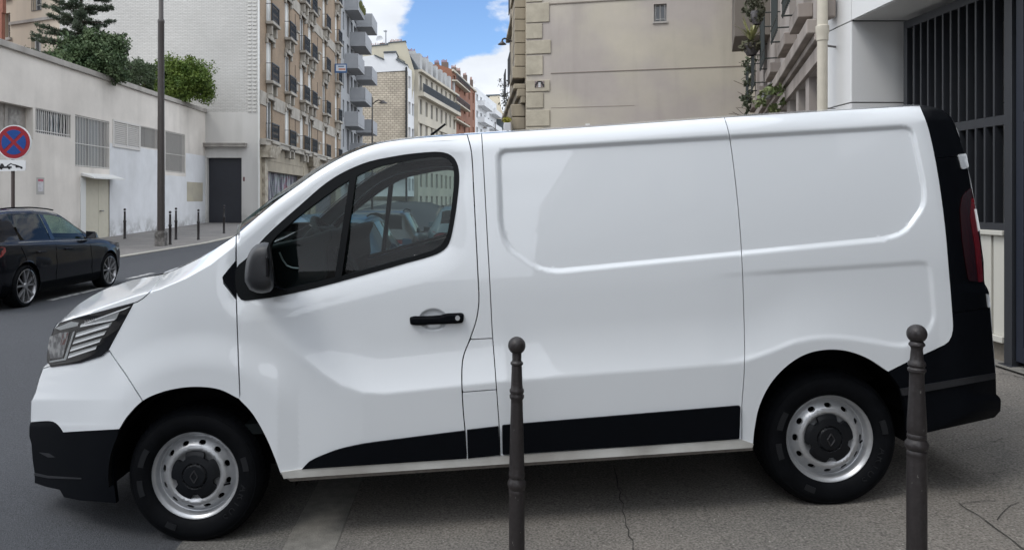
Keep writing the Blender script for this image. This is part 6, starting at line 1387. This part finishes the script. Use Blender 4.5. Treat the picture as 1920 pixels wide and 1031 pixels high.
# ================================================================== cars
CARG = glassmat('tinted_glass', (.05,.06,.06), 1.35)
CARG2 = glassmat('green_glass', (.50,.60,.50), 1.33)
def smooth_key(keys, x): return np.interp(x, [k[0] for k in keys], [k[1] for k in keys])
def hatchback(loc, label, body_m, group, roofm=None):
    """length along +Y, rear bumper at loc.y"""
    e = empty('parked_car', loc, label, 'car', group)
    AX = (.82, 3.44); RW = .318; RA = .365
    xs = np.unique(np.round(np.concatenate([np.linspace(0, .4, 13), np.linspace(.4, 3.9, 64), np.linspace(3.9, 4.26, 14)]), 4))
    kb = [(0,.84),(.06,.90),(.2,.97),(.5,.975),(1.2,.96),(2.2,.925),(3.0,.905),(3.3,.885),(3.8,.81),(4.1,.72),(4.22,.62),(4.26,.5)]
    kt = [(0,.86),(.04,.96),(.10,1.06),(.22,1.22),(.36,1.40),(.5,1.445),(.9,1.475),(1.5,1.478),(2.0,1.445),(2.25,1.40),(2.55,1.27),(2.85,1.10),(3.08,.975),(3.3,.945),(3.7,.875),(4.0,.79),(4.18,.70),(4.26,.55)]
    kw = [(0,.74),(.05,.81),(.15,.86),(.35,.885),(.8,.90),(3.4,.90),(3.7,.885),(3.95,.84),(4.1,.77),(4.2,.68),(4.26,.52)]
    kr = [(0,.66),(.2,.60),(.4,.585),(1.2,.60),(2.0,.60),(2.5,.645),(3.0,.71),(3.3,.72),(3.9,.66),(4.26,.40)]
    kz = [(0,.40),(.08,.30),(.3,.22),(.6,.18),(3.8,.17),(4.1,.21),(4.26,.34)]
    g = lambda k, x: float(np.mean([smooth_key(k, x+o) for o in (-.05,-.02,.02,.05)]))
    def section(x):
        b, t, w_, r, z0 = g(kb, x), g(kt, x), g(kw, x), g(kr, x), g(kz, x); t = max(t, b+.015); re = max(b+.008, t-.065*min(1, (t-b)/.3)-.006)
        lo = [(w_-.10, z0), (w_-.03, z0+.05), (w_-.005, z0+.16)]
        zz = [(w_-.008, .44), (w_, .52), (w_+.002, .60), (w_-.012, .70), (w_-.012, .78), (w_-.03, b-.06), (w_-.055, b-.015), (w_-.075, b)]
        zz = [(a, max(z, z0+.18)) if z < b-.1 else (a, z) for a, z in zz]; w1 = w_-.085
        up = [(w1+(r-w1)*q**1.15, b+(re-b)*q) for q in (.06, .35, .65, .93)]
        top = [(r-.0, re), (r-.04, re+(t-re)*.45), (r-.12, re+(t-re)*.78), (r*.5, t-.008), (0, t)]
        return lo+zz+up+top
    secs = [section(x) for x in xs]; NP = len(secs[0]); nx = len(xs)
    def V(i, j, s): a, z = secs[i][j]; return [s*a, xs[i], z]
    groups = {}
    G = np.array([[V(i, j, 1) for j in range(NP)] for i in range(nx)])
    for ax in AX:      # open the wheel arches by pushing points out to the arch radius
        for i in range(nx):
            for j in range(0, 10):
                dx, dz = G[i, j, 1]-ax, G[i, j, 2]-RW; r = math.hypot(dx, dz)
                if r < RA-.001:
                    G[i, j, 1] = ax+dx*RA/max(r, 1e-3); G[i, j, 2] = RW+dz*RA/max(r, 1e-3)
    def cls(i, j):
        x = (xs[i]+xs[i+1])/2
        if 11 <= j <= 13 and .78 < x < 2.72:
            if 1.60 < x < 1.72: return 'pillar'
            return 'rear_side_window' if x < 1.6 else 'front_side_window'
        if j >= 16 and 2.28 < x < 3.02: return 'windscreen'
        if j >= 16 and .12 < x < .36: return 'rear_window'
        if j <= 1 and x > .25: return 'skirt'
        if 15 <= j and .45 < x < 2.2: return 'roof'
        return 'body'
    for i in range(nx-1):
        for j in range(NP-1):
            q = [G[i, j], G[i+1, j], G[i+1, j+1], G[i, j+1]]; cen = sum(q)/4
            inside = any(math.hypot(cen[1]-ax, cen[2]-RW) < RA-.02 for ax in AX) and j < 9
            zs_ = [math.hypot(p_[1]-ax, p_[2]-RW) < RA+.002 for ax in AX for p_ in q]
            if inside or all(zs_[:4]) or all(zs_[4:]): continue
            groups.setdefault(cls(i, j), []).append((i, j))
    LX, LY, LZ = loc
    mats = {'body': body_m, 'roof': roofm or body_m, 'skirt': BLK, 'pillar': GLSB, 'rear_side_window': CARG, 'front_side_window': CARG2, 'windscreen': CARG2, 'rear_window': CARG}
    body = None
    for nm in ('body', 'roof', 'skirt', 'pillar', 'rear_side_window', 'front_side_window', 'windscreen', 'rear_window'):
        for sides in (((1,), (-1,)) if nm in ('rear_side_window', 'front_side_window', 'pillar', 'skirt') else ((1, -1),)):
            idx = {}; vs = []; fs = []
            for s in sides:
                for i, j in groups.get(nm, []):
                    f_ = []
                    for a, b in ((i, j), (i+1, j), (i+1, j+1), (i, j+1)):
                        k = (a, b, s if b < NP-1 else 0)
                        if k not in idx: idx[k] = len(vs); p_ = G[a, b]; off = -.006 if 'window' in nm or nm == 'windscreen' else 0; vs.append((LX+s*(p_[0]+off), LY+p_[1], LZ+p_[2]))
                        f_.append(idx[k])
                    fs.append(tuple(f_) if s > 0 else tuple(f_[::-1]))
            me = bpy.data.meshes.new(nm); me.from_pydata(vs, [], fs); me.polygons.foreach_set('use_smooth', [True]*len(fs)); me.update(); o = link_mesh(nm, me, mats[nm], e)
            bmx = bmesh.new(); bmx.from_mesh(me); bmesh.ops.remove_doubles(bmx, verts=bmx.verts, dist=.0008); bmesh.ops.recalc_face_normals(bmx, faces=bmx.faces); bmx.to_mesh(me); bmx.free()
            me.polygons.foreach_set('use_smooth', [True]*len(me.polygons))
            if nm == 'body': body = o
    # seams, trim, handles, lights
    sx = lambda y, z: float(np.interp(z, [q[1] for q in section(y)[2:15]], [q[0] for q in section(y)[2:15]]))
    for s in (1, -1):
        m = MB()
        for y0, y1, yt in ((1.62,1.66,.9),(2.78,2.74,.88),(1.02,.72,.9)):
            pts = [Vector((LX+s*(sx(y0+(y1-y0)*k/6, .32+(yt-.32)*k/6)+.001), LY+y0+(y1-y0)*k/6, LZ+.32+(yt-.32)*k/6)) for k in range(7)]; m.path(pts, .004, 4)
        m.build('door_seam', DARK, body)
        m = MB(); pts = [Vector((LX+s*(sx(y, g(kb, y)-.004)+.002), LY+y, LZ+g(kb, y)-.004)) for y in np.linspace(.72, 2.78, 12)]; m.path(pts, .006, 5); m.build('chrome_strip', CHRD, body)
        for y in (1.22, 2.02):
            m = MB(); z = .80; a = sx(y, z); m.path([(LX+s*(a+.005), LY+y-.11, LZ+z), (LX+s*(a+.035), LY+y-.07, LZ+z), (LX+s*(a+.035), LY+y+.07, LZ+z), (LX+s*(a+.005), LY+y+.11, LZ+z)], .013, 6); m.build('door_handle', body_m, e, smooth=True)
        m = MB(); y = 2.72; a = sx(y, .93); m.hexa([(LX+s*(a+.03), LY+y-.05, LZ+.93), (LX+s*(a+.19), LY+y-.01, LZ+.94), (LX+s*(a+.17), LY+y+.11, LZ+.95), (LX+s*(a+.03), LY+y+.09, LZ+.94), (LX+s*(a+.03), LY+y-.05, LZ+1.06), (LX+s*(a+.17), LY+y-.01, LZ+1.05), (LX+s*(a+.15), LY+y+.09, LZ+1.03), (LX+s*(a+.03), LY+y+.07, LZ+1.05)]); m.bar((LX+s*(a-.06), LY+y+.02, LZ+.93), (LX+s*(a+.06), LY+y+.02, LZ+.95), .02); m.build('wing_mirror', body_m, e, bevel=.045, seg=4)
        m = MB()
        for k in range(8):
            for z_ in (0,):
                pass
        ys_ = [.035,.10,.18,.28,.36]; top = [.90,.93,.94,.93,.92]; bot = [.74,.74,.76,.80,.86]
        vs = [(LX+s*(sx(y, t)+.004), LY+y-.004, LZ+t) for y, t in zip(ys_, top)]+[(LX+s*(sx(y, t)+.004), LY+y-.004, LZ+t) for y, t in zip(ys_, bot)]
        vs2 = [(LX+s*.45, LY-.004, LZ+.88), (LX+s*.45, LY-.004, LZ+.76)]
        m.add(vs+vs2, [(i, i+1, 6+i, 5+i) for i in range(4)]+[(10, 0, 5, 11)]); m.build('tail_light', REDL, e)
        m = MB(); m.add([(LX+s*(sx(y, t)+.004), LY+y+.004, LZ+t) for y, t in ((3.72,.72),(3.95,.70),(4.12,.66),(4.12,.57),(3.95,.60),(3.76,.66))], [(0,1,2,3,4,5)]); m.build('headlight', CHRD, e)
        m = MB(); m.path([(LX+s*(g(kr, y)-.03), LY+y, LZ+g(kt, y)+.0) for y in np.linspace(.6, 2.1, 10)], .012, 5); m.build('roof_rail', BLK, e)
    m = MB(); m.box(LX-.26, LX+.26, LY-.012, LY+.02, LZ+.62, LZ+.73); m.build('number_plate', mat('plate_white', (.5,.5,.5), rough=.5), e)
    m = MB(); m.box(LX-.72, LX+.72, LY+.25, LY+3.9, LZ+.17, LZ+.45); m.build('underbody', DARK, e)
    m = MB(); m.box(LX-.62, LX-.08, LY+1.7, LY+1.85, LZ+.5, LZ+1.15); m.box(LX-.45, LX-.2, LY+1.72, LY+1.82, LZ+1.15, LZ+1.30); m.build('seat', INTB, e, bevel=.03); m = MB(); m.box(LX+.08, LX+.62, LY+1.7, LY+1.85, LZ+.5, LZ+1.15); m.box(LX+.2, LX+.45, LY+1.72, LY+1.82, LZ+1.15, LZ+1.30); m.build('seat', INTB, e, bevel=.03)
    m = MB(); m.box(LX-.7, LX+.7, LY+2.75, LY+3.05, LZ+.6, LZ+.93); m.box(LX-.7, LX+.7, LY+.2, LY+2.8, LZ+.45, LZ+.52); m.build('dashboard', INTB, e)
    # wheels
    AL = mat('alloy_silver', (.33,.33,.34), rough=.3, metal=.7); first = None
    for ax in AX:
        for s in (1, -1):
            c = Vector((LX+s*.885, LY+ax, LZ+RW)); w_ = bpy.data.objects.new('wheel', None); C.objects.link(w_); w_.location = c; attach(w_, e)
            m = MB(); m.lathe(c, [(.245, 0), (.258, s*.008), (.290, s*.006), (.312, -s*.015), (.318, -s*.04), (.318, -s*.18), (.30, -s*.21), (.21, -s*.21)], 40, 'X'); m.build('tyre', RUB, w_, smooth=True)
            m = MB(); m.lathe(c, [(.248, s*.002), (.252, s*.008), (.245, s*.010), (.233, -s*.005), (.230, -s*.16)], 40, 'X'); ri = m.build('rim', AL, w_, smooth=True)
            m = MB(); m.lathe(c, [(0.001, -s*.11), (.231, -s*.11)], 30, 'X'); m.build('brake', DARK, w_)
            m = MB()
            for k in range(5):
                for dd in (-.20, .20):
                    a0 = 2*math.pi*k/5+.3+dd*.4; a1 = 2*math.pi*k/5+.3+dd*1.35
                    pA = [Vector((s*.0, r_*math.cos(a_)-t_*math.sin(a_), r_*math.sin(a_)+t_*math.cos(a_))) for r_, a_, t_ in ((.045, a0, -.012), (.238, a1, -.015), (.238, a1, .015), (.045, a0, .012))]
                    m.hexa([c+v+Vector((-s*.035, 0, 0)) for v in pA]+[c+v+Vector((s*(.006 if abs(v.y)+abs(v.z) > .15 else -.008), 0, 0)) for v in pA])
            m.lathe(c, [(.001, s*.002), (.04, s*.0), (.052, -s*.012), (.052, -s*.03)], 20, 'X'); m.build('spokes', AL, w_)
            m = MB(); arc = [(LY+ax+.38*math.cos(t), LZ+RW+.38*math.sin(t)) for t in np.linspace(-.3, math.pi+.3, 16)]; n = len(arc); x0, x1 = LX+s*.86, LX+s*.60
            m.add([(x0, a, b) for a, b in arc]+[(x1, a, b) for a, b in arc], [(i, i+1, n+i+1, n+i) for i in range(n-1)]+[tuple(range(n, 2*n))]); m.build('wheel_housing', DARK, e)
    return e
BC = mat('black_car_paint', (.003,.0035,.006), rough=.35, coat=.45, crough=.01, spec=.08)
BCR = mat('sky_sheen_roof', (.012,.022,.055), rough=.2, coat=1, crough=.01)  # blue in the colour stands for the sky's sheen on the black roof
hatchback((-7.50, 10.58, -.015), 'black hatchback parked across the street with silver five spoke wheels', BC, 'cars parked along the street', BCR)
BLU = mat('blue_car_paint', (.02,.07,.12), rough=.4, coat=.25, crough=.02)
hatchback((-1.95, 9.6, -.09), 'blue hatchback seen from behind through the window of the van', BLU, 'cars parked along the street', BLU)

hatchback((-.12, 16.8, -.03), 'pale grey blue car parked on the pavement, glimpsed at the right of the van window', mat('grey_blue_paint', (.05,.085,.105), rough=.4, coat=.25, crough=.02), 'cars parked along the street')
hatchback((-1.95, 15.0, -.09), 'dark grey car parked ahead of the blue one, mostly hidden by it', mat('dark_grey_paint', (.03,.033,.036), rough=.3, coat=.5, crough=.02), 'cars parked along the street')

# ================================================================== the street behind the camera (seen mirrored in the van)
def street_behind():
    fm = mat('reflected_stone', (.30,.28,.24), rough=.9, var=.1, vscale=.5); fm2 = mat('reflected_render', (.26,.25,.23), rough=.9, var=.06, vscale=.4)
    for nm, lab, x0, y0, u, n, L, h, m_ in (('stone_house', 'stone apartment house behind the camera on the pavement side', 3.9, -46, (0, 1), (-1, 0), 40, 15, fm), ('rendered_house', 'light apartment house behind the camera across the street', -14, -2, (0, -1), (1, 0), 50, 13, fm2)):
        e = empty(nm, (x0, y0, 0), lab, 'building'); f = Frame((x0, y0), u, n); rs = [(a, a+1.2, z, z+2.1) for a in np.arange(1.5, L-2, 2.9) for z in np.arange(1.2, h-3, 3.1)]
        m = MB(); f.wall(m, 0, L, -.3, h, rs, .2); m.quad(f.p(0, h), f.p(L, h), f.p(L, h, -10), f.p(0, h, -10)); m.quad(f.p(0, -.3), f.p(0, h), f.p(0, h, -10), f.p(0, -.3, -10)); m.quad(f.p(L, -.3), f.p(L, h), f.p(L, h, -10), f.p(L, -.3, -10)); m.build('wall', m_, e)
        m = MB(); [f.box(m, r[0], r[1], r[2], r[3], -.2, -.17) for r in rs]; m.build('windows', GLD, e)
        m = MB(); [f.box(m, 0, L, z, z+.2, 0, .3) for z in np.arange(4, h, 6.2)]; m.build('cornice', m_, e)
street_behind()
